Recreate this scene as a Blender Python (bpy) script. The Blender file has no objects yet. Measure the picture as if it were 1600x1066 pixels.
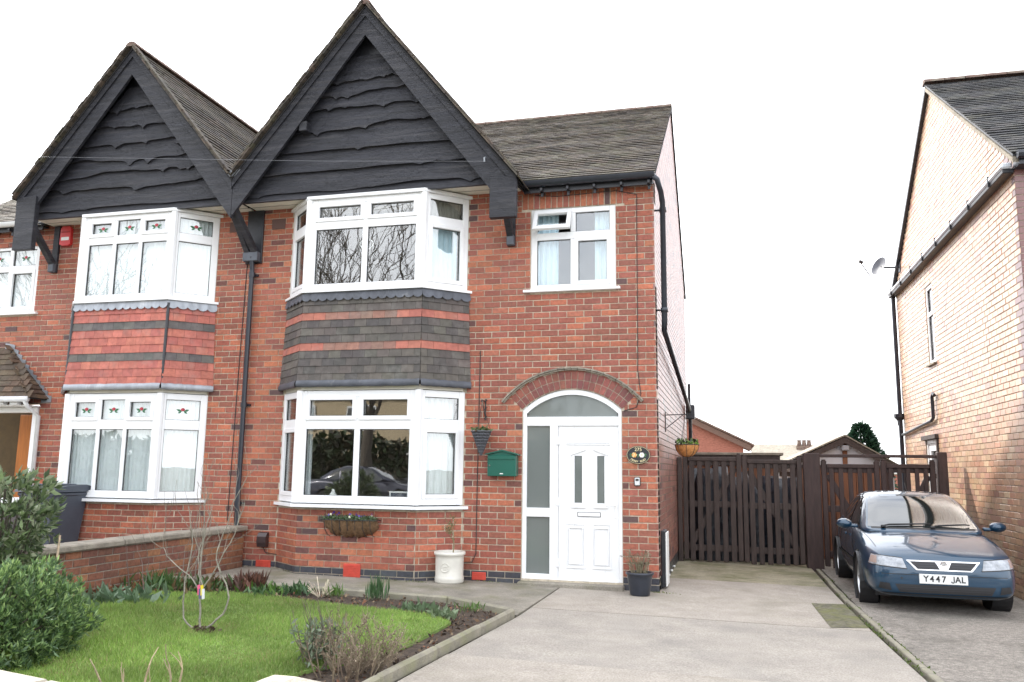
import bpy, bmesh, math, random
import numpy as np
from mathutils import Vector, Matrix, noise as mnoise
from mathutils.bvhtree import BVHTree
random.seed(7); rng = np.random.default_rng(7)
R_ = math.radians
scn = bpy.context.scene
COL = scn.collection

# ------------------------------------------------------------------ camera
cam_d = bpy.data.cameras.new('camera'); cam = bpy.data.objects.new('camera', cam_d)
COL.objects.link(cam); scn.camera = cam
CAMP = Vector((0.886, -10.603, 1.473))
def cam_rot(yaw, pit, rol):
    cy, sy, cp, sp, cr, sr = math.cos(yaw), math.sin(yaw), math.cos(pit), math.sin(pit), math.cos(rol), math.sin(rol)
    R0 = Matrix(((1,0,0),(0,0,-1),(0,1,0)))
    Rz = Matrix(((cy,sy,0),(-sy,cy,0),(0,0,1)))
    Rx = Matrix(((1,0,0),(0,cp,sp),(0,-sp,cp)))
    Rr = Matrix(((cr,-sr,0),(sr,cr,0),(0,0,1)))
    return Rr @ Rx @ R0 @ Rz
RC = cam_rot(R_(14.82), R_(8.88), R_(0.73))
cam.matrix_world = Matrix(((RC[0][0],-RC[1][0],-RC[2][0],CAMP.x),(RC[0][1],-RC[1][1],-RC[2][1],CAMP.y),(RC[0][2],-RC[1][2],-RC[2][2],CAMP.z),(0,0,0,1)))
cam_d.sensor_width = 36; cam_d.lens = 1285/1600*36
cam_d.clip_start = 0.05; cam_d.clip_end = 3000

# ------------------------------------------------------------------ sky, sun, exposure
SUN_EL, SUN_AZ = R_(40), R_(-48)      # sun stands behind the houses, to the left (azimuth from +Y towards +X)
w = bpy.data.worlds.new('World'); scn.world = w; w.use_nodes = True
nt = w.node_tree; nt.nodes.clear()
wo = nt.nodes.new('ShaderNodeOutputWorld'); bg = nt.nodes.new('ShaderNodeBackground')
sky = nt.nodes.new('ShaderNodeTexSky'); sky.sky_type = 'NISHITA'; sky.sun_disc = False
sky.sun_elevation = SUN_EL; sky.sun_rotation = SUN_AZ; sky.air_density = 1.0; sky.dust_density = 2.0
tc = nt.nodes.new('ShaderNodeTexCoord'); mp = nt.nodes.new('ShaderNodeMapping'); mp.inputs['Scale'].default_value = (1,1,2.2)
nz = nt.nodes.new('ShaderNodeTexNoise'); nz.inputs['Scale'].default_value = 1.7; nz.inputs['Detail'].default_value = 7; nz.inputs['Roughness'].default_value = 0.55
rp = nt.nodes.new('ShaderNodeValToRGB'); rp.color_ramp.elements[0].position = 0.30; rp.color_ramp.elements[1].position = 0.56
rp.color_ramp.elements[0].color = (0.25,0.25,0.25,1); rp.color_ramp.elements[1].color = (1,1,1,1)
mx = nt.nodes.new('ShaderNodeMixRGB'); mx.inputs['Color2'].default_value = (9.6, 9.8, 10.2, 1)
nt.links.new(tc.outputs['Generated'], mp.inputs['Vector']); nt.links.new(mp.outputs['Vector'], nz.inputs['Vector'])
nt.links.new(nz.outputs['Fac'], rp.inputs['Fac']); nt.links.new(rp.outputs['Color'], mx.inputs['Fac'])
nt.links.new(sky.outputs['Color'], mx.inputs['Color1']); nt.links.new(mx.outputs['Color'], bg.inputs['Color'])
bg.inputs['Strength'].default_value = 0.15
nt.links.new(bg.outputs['Background'], wo.inputs['Surface'])
sd = bpy.data.lights.new('sun', 'SUN'); sun = bpy.data.objects.new('sun', sd); COL.objects.link(sun)
sd.energy = 3.2; sd.angle = R_(1.5); sd.color = (1.0, 0.95, 0.87)
sdir = Vector((math.sin(SUN_AZ)*math.cos(SUN_EL), math.cos(SUN_AZ)*math.cos(SUN_EL), math.sin(SUN_EL)))
sun.rotation_euler = sdir.to_track_quat('Z', 'Y').to_euler(); sun.location = (-20, 20, 30)
scn.view_settings.view_transform = 'Standard'; scn.view_settings.look = 'None'
scn.view_settings.gamma = 1.0; scn.view_settings.exposure = 1.08
scn.view_settings.use_curve_mapping = False

# ------------------------------------------------------------------ materials
MATS = {}
def N(t, n, **k):
    x = t.nodes.new(n)
    for a, b in k.items(): setattr(x, a, b)
    return x
def mat(name, col=(.5,.5,.5), rough=.6, var=None, scale=6.0, bump=0.0, bscale=60.0, metal=0.0, spec=0.5, attr=False, coat=0.0, stain=None, sscale=1.2, stretch=(1,1,1), trans=0.0, fine=None, cior=1.5):
    """Principled material: base colour (or the per-piece 'col' attribute), noise variation, an optional stain colour and fine relief."""
    if name in MATS: return MATS[name]
    m = bpy.data.materials.new(name); m.use_nodes = True; t = m.node_tree
    p = t.nodes['Principled BSDF']; L = t.links.new
    p.inputs['Roughness'].default_value = rough; p.inputs['Metallic'].default_value = metal
    p.inputs['Specular IOR Level'].default_value = spec; p.inputs['Coat Weight'].default_value = coat
    p.inputs['Coat Roughness'].default_value = 0.04; p.inputs['Coat IOR'].default_value = cior
    g = N(t, 'ShaderNodeNewGeometry'); mpn = N(t, 'ShaderNodeMapping'); mpn.inputs['Scale'].default_value = stretch
    L(g.outputs['Position'], mpn.inputs['Vector'])
    if attr:
        a = N(t, 'ShaderNodeAttribute'); a.attribute_name = 'col'; csock = a.outputs['Color']
    else:
        rgb = N(t, 'ShaderNodeRGB'); rgb.outputs[0].default_value = (*col, 1); csock = rgb.outputs[0]
    if var:
        n1 = N(t, 'ShaderNodeTexNoise'); n1.inputs['Scale'].default_value = scale; n1.inputs['Detail'].default_value = 6; n1.inputs['Roughness'].default_value = .62
        L(mpn.outputs['Vector'], n1.inputs['Vector'])
        r1 = N(t, 'ShaderNodeMapRange'); r1.inputs['From Min'].default_value = .3; r1.inputs['From Max'].default_value = .7
        r1.inputs['To Min'].default_value = 1-var; r1.inputs['To Max'].default_value = 1+var
        L(n1.outputs['Fac'], r1.inputs['Value'])
        mm = N(t, 'ShaderNodeVectorMath', operation='SCALE'); L(csock, mm.inputs[0]); L(r1.outputs['Result'], mm.inputs['Scale']); csock = mm.outputs['Vector']
    if fine:
        n4 = N(t, 'ShaderNodeTexNoise'); n4.inputs['Scale'].default_value = fine[0]; n4.inputs['Detail'].default_value = 4; n4.inputs['Roughness'].default_value = .7
        L(mpn.outputs['Vector'], n4.inputs['Vector'])
        r4 = N(t, 'ShaderNodeMapRange'); r4.inputs['From Min'].default_value = .32; r4.inputs['From Max'].default_value = .68
        r4.inputs['To Min'].default_value = 1-fine[1]; r4.inputs['To Max'].default_value = 1+fine[1]; L(n4.outputs['Fac'], r4.inputs['Value'])
        mm = N(t, 'ShaderNodeVectorMath', operation='SCALE'); L(csock, mm.inputs[0]); L(r4.outputs['Result'], mm.inputs['Scale']); csock = mm.outputs['Vector']
    if stain:
        n2 = N(t, 'ShaderNodeTexNoise'); n2.inputs['Scale'].default_value = sscale; n2.inputs['Detail'].default_value = 8; n2.inputs['Roughness'].default_value = .65
        L(mpn.outputs['Vector'], n2.inputs['Vector'])
        r2 = N(t, 'ShaderNodeValToRGB'); r2.color_ramp.elements[0].position = stain[1]; r2.color_ramp.elements[1].position = stain[2]
        L(n2.outputs['Fac'], r2.inputs['Fac'])
        mm = N(t, 'ShaderNodeMixRGB'); mm.inputs['Color2'].default_value = (*stain[0], 1)
        f = N(t, 'ShaderNodeMath', operation='MULTIPLY'); f.inputs[1].default_value = stain[3] if len(stain) > 3 else .8
        L(r2.outputs['Color'], f.inputs[0]); L(f.outputs[0], mm.inputs['Fac']); L(csock, mm.inputs['Color1']); csock = mm.outputs['Color']
    L(csock, p.inputs['Base Color'])
    if bump:
        n3 = N(t, 'ShaderNodeTexNoise'); n3.inputs['Scale'].default_value = bscale; n3.inputs['Detail'].default_value = 5
        L(mpn.outputs['Vector'], n3.inputs['Vector'])
        b = N(t, 'ShaderNodeBump'); b.inputs['Strength'].default_value = bump; b.inputs['Distance'].default_value = .02
        L(n3.outputs['Fac'], b.inputs['Height']); L(b.outputs['Normal'], p.inputs['Normal'])
    if trans:
        tr = N(t, 'ShaderNodeBsdfTranslucent'); L(csock, tr.inputs['Color'])
        ms = N(t, 'ShaderNodeMixShader'); ms.inputs['Fac'].default_value = trans
        L(p.outputs[0], ms.inputs[1]); L(tr.outputs[0], ms.inputs[2]); L(ms.outputs[0], t.nodes['Material Output'].inputs['Surface'])
    MATS[name] = m; return m
def glass(name, refl=.07, tint=(.97,.985,.98), wav=.02, rough=0.0, wscale=2.5, frost=0.0):
    m = bpy.data.materials.new(name); m.use_nodes = True; t = m.node_tree; t.nodes.clear(); L = t.links.new
    o = N(t, 'ShaderNodeOutputMaterial'); gl = N(t, 'ShaderNodeBsdfGlossy'); gl.inputs['Roughness'].default_value = rough
    gl.inputs['Color'].default_value = (1,1,1,1)
    tr = N(t, 'ShaderNodeBsdfTransparent'); tr.inputs['Color'].default_value = (*tint, 1)
    lw = N(t, 'ShaderNodeLayerWeight'); lw.inputs['Blend'].default_value = .5
    pw = N(t, 'ShaderNodeMath', operation='POWER'); pw.inputs[1].default_value = 5; L(lw.outputs['Facing'], pw.inputs[0])
    ma = N(t, 'ShaderNodeMath', operation='MULTIPLY_ADD'); ma.inputs[1].default_value = 1-refl; ma.inputs[2].default_value = refl; L(pw.outputs[0], ma.inputs[0])
    g = N(t, 'ShaderNodeNewGeometry'); nn = N(t, 'ShaderNodeTexNoise'); nn.inputs['Scale'].default_value = wscale; nn.inputs['Detail'].default_value = 1.5
    L(g.outputs['Position'], nn.inputs['Vector'])
    b = N(t, 'ShaderNodeBump'); b.inputs['Strength'].default_value = 1.0; b.inputs['Distance'].default_value = wav; L(nn.outputs['Fac'], b.inputs['Height']); L(b.outputs['Normal'], gl.inputs['Normal'])
    base = tr.outputs[0]
    if frost:
        df = N(t, 'ShaderNodeBsdfDiffuse'); df.inputs['Color'].default_value = (.25,.275,.265,1)
        dm = N(t, 'ShaderNodeMixShader'); dm.inputs['Fac'].default_value = frost; L(tr.outputs[0], dm.inputs[1]); L(df.outputs[0], dm.inputs[2]); base = dm.outputs[0]
    ms = N(t, 'ShaderNodeMixShader'); L(ma.outputs[0], ms.inputs['Fac']); L(base, ms.inputs[1]); L(gl.outputs[0], ms.inputs[2]); L(ms.outputs[0], o.inputs['Surface'])
    MATS[name] = m; return m
M_brick = mat('brick_mat', attr=True, rough=.55, var=.28, scale=26, bump=.45, bscale=120, spec=.4, stain=((.13,.06,.05),.54,.76,.3), sscale=9, fine=(.9,.20))
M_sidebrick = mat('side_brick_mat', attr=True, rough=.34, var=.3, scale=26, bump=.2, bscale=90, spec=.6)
M_mortar = mat('mortar_mat', (.53,.46,.36), .9, var=.25, scale=14, bump=.5, bscale=160)
M_dmortar = mat('old_mortar_mat', (.30,.27,.22), .95, var=.3, scale=14, bump=.5, bscale=160)
M_upvc = mat('white_upvc_mat', (.80,.81,.82), .28, var=.025, scale=3, spec=.5)
M_gasket = mat('gasket_mat', (.03,.03,.03), .6)
M_black = mat('black_timber_mat', (.018,.019,.026), .5, var=.5, scale=6, bump=.8, bscale=40, stretch=(.22,1,3.5), stain=((.095,.09,.095),.50,.78,.6), sscale=4.5)
M_blackpaint = mat('black_paint_mat', (.018,.019,.024), .4, var=.3, scale=9, bump=.1)
M_soffit = mat('soffit_mat', (.72,.69,.60), .6, var=.08, scale=4)
M_tile = mat('roof_tile_mat', attr=True, rough=.75, var=.3, scale=22, bump=.5, bscale=80, stain=((.16,.15,.10),.52,.75,.45), sscale=2.2, spec=.4)
M_hung = mat('hung_tile_mat', attr=True, rough=.75, var=.22, scale=12, bump=.3, bscale=70, stain=((.26,.25,.23),.52,.80,.38), sscale=5)
M_ridge = mat('ridge_tile_mat', (.135,.085,.066), .8, var=.4, scale=7, bump=.4, stain=((.25,.23,.18),.5,.7), sscale=6)
M_lead = mat('lead_mat', (.30,.32,.35), .45, var=.25, scale=6, metal=.35, stain=((.62,.63,.64),.55,.75), sscale=4, stretch=(1,1,.4))
M_dlead = mat('painted_lead_mat', (.075,.082,.10), .5, var=.35, scale=6, bump=.15, stain=((.25,.25,.26),.6,.8), sscale=5)
M_pipe = mat('black_pipe_mat', (.022,.026,.036), .32, var=.2, scale=8)
M_wpipe = mat('white_pipe_mat', (.7,.71,.72), .35, var=.08, scale=8)
M_glass = glass('window_glass', .13, wav=.0007)
M_glassw = glass('rippled_window_glass', .13, wav=.0009, wscale=2.6)
M_frost = glass('obscure_glass', .05, (.62,.68,.66), wav=.01, rough=.10, frost=.6)
M_room = mat('room_wall_mat', (.22,.19,.16), .9, var=.15, scale=2)
M_net = mat('net_curtain_mat', (.86,.91,.93), .9, var=.04, scale=8, trans=.12)
M_blue = mat('pale_blue_curtain_mat', (.66,.84,.93), .9, var=.04, scale=8, trans=.12)
M_beige = mat('beige_curtain_mat', (.52,.50,.44), .9, var=.08, scale=8, trans=.35)
M_conc = mat('concrete_mat', (.37,.33,.285), .85, var=.13, scale=2.6, bump=.7, bscale=110, stain=((.20,.185,.13),.48,.72,.5), sscale=1.1, fine=(65,.30))
M_concg = mat('grey_concrete_mat', (.345,.312,.272), .85, var=.13, scale=2.2, bump=.7, bscale=110, stain=((.20,.19,.175),.48,.72,.5), sscale=1.3, fine=(65,.30))
M_concb = mat('mossy_concrete_mat', (.31,.28,.20), .9, var=.25, scale=2.6, bump=.7, bscale=110, stain=((.11,.115,.04),.46,.62,.7), sscale=1.6, fine=(65,.30))
M_conc2 = mat('path_concrete_mat', (.25,.228,.19), .85, var=.3, scale=2.2, bump=.6, bscale=90, stain=((.13,.13,.055),.48,.66,.65), sscale=1.4, fine=(65,.28))
M_tarmac = mat('old_tarmac_mat', (.30,.27,.235), .85, var=.35, scale=18, bump=1.0, bscale=130, stain=((.10,.095,.08),.48,.68,.6), sscale=1.0, fine=(85,.5))
M_road = mat('road_mat', (.06,.06,.062), .85, var=.25, scale=5, bump=.5, bscale=140)
M_stone = mat('coping_stone_mat', (.27,.24,.195), .9, var=.3, scale=7, bump=.5, bscale=60, stain=((.15,.14,.12),.5,.72,.6), sscale=3)
M_pale = mat('pale_stone_mat', (.34,.31,.255), .9, var=.2, scale=12, bump=.5, bscale=70)
M_edge = mat('edging_mat', (.25,.23,.18), .9, var=.3, scale=8, bump=.4, bscale=60, stain=((.16,.17,.07),.5,.7,.6), sscale=4)
M_soil = mat('soil_mat', (.060,.042,.030), .95, var=.5, scale=20, bump=1.0, bscale=50)
M_moss = mat('moss_mat', (.13,.12,.085), .95, var=.5, scale=14, bump=1.0, bscale=60, stain=((.15,.16,.035),.42,.66,.8), sscale=4)
M_leaf = mat('leaf_mat', attr=True, rough=.45, var=.2, scale=20, trans=.25)
M_gleaf = mat('grass_mat', attr=True, rough=.6, var=.2, scale=3, trans=.3)
M_turf = mat('turf_mat', (.17,.26,.06), .9, var=.35, scale=9, bump=.8, bscale=70)
M_bark = mat('bark_mat', (.22,.20,.165), .9, var=.35, scale=25, bump=.5, bscale=80)
M_dbark = mat('dark_bark_mat', (.09,.075,.06), .9, var=.35, scale=9, bump=.6, bscale=30)
M_twig = mat('dead_twig_mat', attr=True, rough=.9, var=.3, scale=20)
M_gate = mat('gate_brown_mat', (.050,.034,.030), .65, var=.35, scale=8, bump=.3, bscale=60, stretch=(3,3,.4))
M_gate2 = mat('gate_redbrown_mat', (.045,.026,.024), .6, var=.35, scale=8, bump=.3, bscale=60, stretch=(3,3,.4))
M_shed = mat('shed_timber_mat', (.22,.095,.05), .7, var=.3, scale=6, bump=.3, stretch=(3,3,.4))
M_render = mat('white_render_mat', (.62,.64,.70), .9, var=.06, scale=4, bump=.2)
M_red = mat('red_vent_mat', (.55,.07,.045), .6, var=.15, scale=14, bump=.2)
M_green = mat('green_enamel_mat', (.012,.105,.075), .3, var=.06, scale=6, coat=.3)
M_chrome = mat('chrome_mat', (.75,.76,.78), .18, metal=1)
M_white = mat('white_paint_mat', (.78,.78,.76), .45, var=.05, scale=8)
M_cream = mat('glazed_cream_mat', (.62,.60,.54), .35, var=.1, scale=6, bump=.1, bscale=30)
M_slate = mat('plaque_black_mat', (.012,.013,.016), .3)
M_gold = mat('gold_paint_mat', (.78,.66,.38), .5)
M_coir = mat('coir_mat', (.17,.10,.05), .95, var=.45, scale=30, bump=1.0, bscale=90)
M_orange = mat('coir_orange_mat', (.50,.22,.07), .9, var=.3, scale=30, bump=.7, bscale=90)
M_wicker = mat('grey_wicker_mat', (.10,.105,.12), .6, var=.35, scale=40, bump=.8, bscale=120)
M_dkpot = mat('dark_glazed_pot_mat', (.025,.03,.042), .3, var=.25, scale=6)
M_bin = mat('grey_bin_mat', (.055,.065,.085), .5, var=.12, scale=8)
M_alarm = mat('alarm_red_mat', (.55,.03,.03), .4)
M_wood = mat('door_wood_mat', (.50,.17,.03), .45, var=.25, scale=4, stretch=(4,4,.4))
M_tarp = mat('black_plastic_mat', (.03,.034,.045), .3, var=.4, scale=5, bump=1.0, bscale=14)
M_lbl = mat('plant_label_mat', attr=True, rough=.5)
M_yb = mat('yellow_brick_mat', (.48,.39,.26), .85, var=.2, scale=14, bump=.2)
M_dk = mat('dark_interior_mat', (.02,.02,.022), .8)

# ------------------------------------------------------------------ helpers
ORG = {}
def gz(x): return -0.015*min(max(x, -14), 9)
class G:
    """geometry collector (world coordinates), with one colour per face"""
    def __init__(s): s.V = []; s.F = []; s.C = []
    def add(s, vs, fs, col=None):
        b = len(s.V); s.V += [tuple(v) for v in vs]; s.F += [tuple(i+b for i in f) for f in fs]; s.C += [col]*len(fs); return s
    def hexa(s, c, a, b, d, ch=0.0, col=None, skip=()):
        c, a, b, d = Vector(c), Vector(a), Vector(b), Vector(d)
        if a.cross(b).dot(d) < 0: a = -a
        if not ch:
            vs = [c + a*i + b*j + d*k for k in (-1,1) for j in (-1,1) for i in (-1,1)]
            fs = [(0,2,3,1),(4,5,7,6),(0,1,5,4),(2,6,7,3),(0,4,6,2),(1,3,7,5)]
            return s.add(vs, [f for n, f in enumerate(fs) if n not in skip], col)
        la, lb, ld = a.length, b.length, d.length
        ch = min(ch, la*.9, lb*.9, ld*.9); ra, rb, rd = 1-ch/la, 1-ch/lb, 1-ch/ld
        vs = []; ix = {}
        for i in (-1,1):
            for j in (-1,1):
                for k in (-1,1):
                    ix[i,j,k] = len(vs); vs += [c+a*i+b*j*rb+d*k*rd, c+a*i*ra+b*j+d*k*rd, c+a*i*ra+b*j*rb+d*k]
        fs = []
        S = (-1,1)
        for i in S:
            fs.append([ix[i,-1,-1], ix[i,1,-1], ix[i,1,1], ix[i,-1,1]])
            fs.append([ix[-1,i,-1]+1, ix[1,i,-1]+1, ix[1,i,1]+1, ix[-1,i,1]+1])
            fs.append([ix[-1,-1,i]+2, ix[1,-1,i]+2, ix[1,1,i]+2, ix[-1,1,i]+2])
            for j in S:
                fs.append([ix[i,j,-1], ix[i,j,1], ix[i,j,1]+1, ix[i,j,-1]+1])
                fs.append([ix[i,-1,j], ix[i,1,j], ix[i,1,j]+2, ix[i,-1,j]+2])
                fs.append([ix[-1,i,j]+1, ix[1,i,j]+1, ix[1,i,j]+2, ix[-1,i,j]+2])
                for k in S: fs.append([ix[i,j,k], ix[i,j,k]+1, ix[i,j,k]+2])
        out = []
        for f in fs:
            n = (vs[f[1]]-vs[f[0]]).cross(vs[f[2]]-vs[f[0]]); m = sum((vs[q] for q in f), Vector())/len(f) - c
            out.append(f if n.dot(m) > 0 else f[::-1])
        return s.add(vs, out, col)
    def box(s, x0, x1, y0, y1, z0, z1, ch=0.0, col=None):
        return s.hexa(((x0+x1)/2,(y0+y1)/2,(z0+z1)/2), ((x1-x0)/2,0,0), (0,(y1-y0)/2,0), (0,0,(z1-z0)/2), ch, col)
    def tube(s, pts, r, n=8, col=None, cap=True):
        pts = [Vector(p) for p in pts]; rs = r if isinstance(r, (list, tuple)) else [r]*len(pts)
        b = len(s.V); pn = None
        for i, p in enumerate(pts):
            t = (pts[min(i+1, len(pts)-1)] - pts[max(i-1, 0)]).normalized()
            if pn is None:
                pn = t.orthogonal().normalized()
            else:
                pn = (pn - t*pn.dot(t)); pn = pn.normalized() if pn.length > 1e-6 else t.orthogonal().normalized()
            q = t.cross(pn)
            for k in range(n):
                a = 2*math.pi*k/n; s.V.append(tuple(p + pn*math.cos(a)*rs[i] + q*math.sin(a)*rs[i]))
        for i in range(len(pts)-1):
            for k in range(n):
                s.F.append((b+i*n+k, b+i*n+(k+1)%n, b+(i+1)*n+(k+1)%n, b+(i+1)*n+k)); s.C.append(col)
        if cap:
            s.F.append(tuple(b+k for k in range(n))[::-1]); s.C.append(col)
            e = b+(len(pts)-1)*n; s.F.append(tuple(e+k for k in range(n))); s.C.append(col)
        return s
    def lathe(s, prof, c=(0,0,0), n=20, col=None, ax='z', sx=1, sy=1):
        b = len(s.V)
        for r, h in prof:
            for k in range(n):
                a = 2*math.pi*k/n; x, y = r*math.cos(a)*sx, r*math.sin(a)*sy
                if ax == 'z': v = (c[0]+x, c[1]+y, c[2]+h)
                elif ax == 'x': v = (c[0]+h, c[1]+x, c[2]+y)
                else: v = (c[0]+x, c[1]+h, c[2]+y)
                s.V.append(v)
        for i in range(len(prof)-1):
            for k in range(n):
                f = (b+i*n+k, b+i*n+(k+1)%n, b+(i+1)*n+(k+1)%n, b+(i+1)*n+k)
                s.F.append(f if ax != 'y' else f[::-1]); s.C.append(col)
        return s
    def prism(s, poly, v, col=None):
        """closed 3-D polygon extruded by vector v"""
        poly = [Vector(p) for p in poly]; v = Vector(v); n = len(poly)
        nrm = Vector()
        for i in range(n): nrm += poly[i].cross(poly[(i+1)%n])
        if nrm.dot(v) > 0: poly = poly[::-1]
        vs = poly + [p+v for p in poly]
        fs = [tuple(range(n)), tuple(range(2*n-1, n-1, -1))] + [(i, n+i, n+(i+1)%n, (i+1)%n) for i in range(n)]
        fs = [fs[0], fs[1]] + [f[::-1] for f in fs[2:]] if False else fs
        return s.add(vs, fs, col)
def mk(name, g, m, parent=None, smooth=False, kind=None, label=None, cat=None, group=None, org=None, fix=False):
    V = np.array(g.V, dtype=float)
    if parent is not None: o0 = np.array(ORG[parent.name])
    elif org is not None: o0 = np.array(org, float)
    else:
        mn, mxx = V.min(0), V.max(0); o0 = np.array([(mn[0]+mxx[0])/2, (mn[1]+mxx[1])/2, mn[2]])
    me = bpy.data.meshes.new(name); me.from_pydata((V-o0).tolist(), [], g.F)
    if any(c is not None for c in g.C):
        a = me.attributes.new('col', 'FLOAT_COLOR', 'CORNER')
        cols = np.ones((len(me.loops), 4), dtype=np.float32); k = 0
        for f, c in zip(g.F, g.C):
            cols[k:k+len(f), :3] = c if c is not None else (.5,.5,.5); k += len(f)
        a.data.foreach_set('color', cols.ravel())
    me.materials.append(m)
    if fix:
        bm = bmesh.new(); bm.from_mesh(me); bmesh.ops.recalc_face_normals(bm, faces=bm.faces); bm.to_mesh(me); bm.free()
    if smooth: me.polygons.foreach_set('use_smooth', [True]*len(me.polygons))
    o = bpy.data.objects.new(name, me); COL.objects.link(o)
    if parent is not None: o.parent = parent
    else: o.location = o0
    ORG[o.name] = tuple(o0)
    if kind: o['kind'] = kind
    if label: o['label'] = label; o['category'] = cat
    if group: o['group'] = group
    return o
def thing(name, label, cat, loc, group=None):
    o = bpy.data.objects.new(name, None); COL.objects.link(o); o.location = loc; o.empty_display_size = .2
    ORG[o.name] = tuple(loc); o['label'] = label; o['category'] = cat
    if group: o['group'] = group
    return o
def npmesh(name, V, F, cols, m, parent=None, kind=None, label=None, cat=None, nper=4):
    """fast path for leaves and grass: V (n,nper,3) separate faces, cols (n,3)"""
    n = len(V); o0 = np.array(ORG[parent.name]) if parent else np.array([V[...,0].mean(), V[...,1].mean(), V[...,2].min()])
    me = bpy.data.meshes.new(name); me.vertices.add(n*nper); me.vertices.foreach_set('co', (V-o0).astype(np.float32).ravel())
    me.loops.add(n*nper); me.loops.foreach_set('vertex_index', np.arange(n*nper, dtype=np.int32))
    me.polygons.add(n); me.polygons.foreach_set('loop_start', np.arange(0, n*nper, nper, dtype=np.int32))
    me.update(calc_edges=True)
    a = me.attributes.new('col', 'FLOAT_COLOR', 'CORNER'); c = np.ones((n, nper, 4), np.float32); c[:,:,:3] = cols[:,None,:]
    a.data.foreach_set('color', c.ravel()); me.materials.append(m); me.validate()
    o = bpy.data.objects.new(name, me); COL.objects.link(o)
    if parent: o.parent = parent
    else: o.location = o0
    ORG[o.name] = tuple(o0)
    if kind: o['kind'] = kind
    if label: o['label'] = label; o['category'] = cat
    return o
class Fr:
    """local frame on a wall: u along, v up, d outward"""
    def __init__(s, O, U, Nn): s.O = Vector(O); s.U = Vector(U).normalized(); s.N = Vector(Nn).normalized(); s.Z = Vector((0,0,1))
    def p(s, u, v, d=0): return s.O + s.U*u + s.Z*v + s.N*d
    def box(s, g, u0, u1, v0, v1, d0, d1, ch=0.0, col=None):
        return g.hexa(s.p((u0+u1)/2, (v0+v1)/2, (d0+d1)/2), s.U*((u1-u0)/2), s.Z*((v1-v0)/2), s.N*((d1-d0)/2), ch, col)
def text_mesh(name, body, size, parent, m, loc, rot, ext=.002, width=1.0, curve_r=None, bold=0.0):
    cu = bpy.data.curves.new(name, 'FONT'); cu.body = body; cu.size = size; cu.extrude = ext; cu.offset = bold; cu.align_x = 'CENTER'; cu.align_y = 'CENTER'
    o = bpy.data.objects.new(name+'_tmp', cu); COL.objects.link(o)
    dg = bpy.context.evaluated_depsgraph_get(); me = bpy.data.meshes.new_from_object(o.evaluated_get(dg))
    bpy.data.objects.remove(o); me.materials.clear(); me.materials.append(m)
    for v in me.vertices:
        v.co.x *= width
        if curve_r:
            a = v.co.x/curve_r; rr = curve_r - v.co.y
            v.co.x = rr*math.sin(a); v.co.y = curve_r - rr*math.cos(a) if False else -(rr*math.cos(a)) + curve_r
    q = bpy.data.objects.new(name, me); COL.objects.link(q); q.parent = parent
    q.location = Vector(loc) - Vector(ORG[parent.name]) if parent else loc
    q.rotation_euler = rot; ORG[q.name] = tuple(loc); return q

# ------------------------------------------------------------------ brickwork
CH, BL, MJ = .083, .2305, .012          # course height, brick + joint, joint
RED = [(.365,.115,.064),(.345,.105,.060),(.31,.097,.062),(.39,.128,.068),(.345,.115,.072),(.28,.092,.063),(.40,.140,.076),(.265,.090,.064),(.325,.106,.067)]
DARK = [(.13,.055,.048),(.10,.052,.050),(.16,.060,.048)]
BLUE = [(.050,.053,.066),(.060,.062,.074),(.045,.046,.056)]
TAN = [(.49,.32,.205),(.53,.365,.24),(.46,.28,.175),(.55,.395,.27),(.47,.27,.175),(.43,.26,.185)]
BOUND = [(.27,.12,.065),(.23,.10,.06),(.30,.135,.07),(.19,.085,.06),(.25,.13,.08)]
def jit(c, a=.10): 
    k = 1+random.uniform(-a, a); return (c[0]*k*random.uniform(.97,1.03), c[1]*k*random.uniform(.95,1.05), c[2]*k)
def red_col(u, z, k):
    if k < 2: return jit(random.choice(BLUE))
    return jit(random.choice(DARK)) if random.random() < .06 else jit(random.choice(RED), .14)
def red_noblue(u, z, k): return jit(random.choice(DARK)) if random.random() < .045 else jit(random.choice(RED))
def tan_col(u, z, k):
    if u < .12 + (.11 if k % 2 else 0): return jit((.14,.06,.055))
    return jit((.36,.19,.14)) if random.random() < .06 else jit(random.choice(TAN))
def bound_col(u, z, k): return jit(random.choice(BOUND), .15)
BRICKSETS = {}
def brick_set(key, colfn, L, m):
    if (key, L) in BRICKSETS: return BRICKSETS[key, L]
    out = []
    for i in range(18):
        g = G(); j = lambda: random.uniform(-.0012, .0012)
        g.hexa((j(), -.03+j(), 0), (L/2+j(),0,0), (0,.03,0), (0,0,(CH-MJ)/2+j()), .0035, colfn(1., 1., 5))
        # the brick's face stands at local y = 0 looking along +y
        me = bpy.data.meshes.new('brick'); me.from_pydata(g.V, [], g.F)
        a = me.attributes.new('col', 'FLOAT_COLOR', 'CORNER'); c = np.ones((len(me.loops), 4), np.float32); c[:,:3] = g.C[0]
        a.data.foreach_set('color', c.ravel()); me.materials.append(m); out.append(me)
    BRICKSETS[key, L] = out; return out
def free(u0, u1, ops):
    segs = [(u0, u1)]
    for a, b in ops:
        ns = []
        for s, e in segs:
            if b <= s or a >= e: ns.append((s, e)); continue
            if a > s: ns.append((s, a))
            if b < e: ns.append((b, e))
        segs = ns
    return segs
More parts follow.
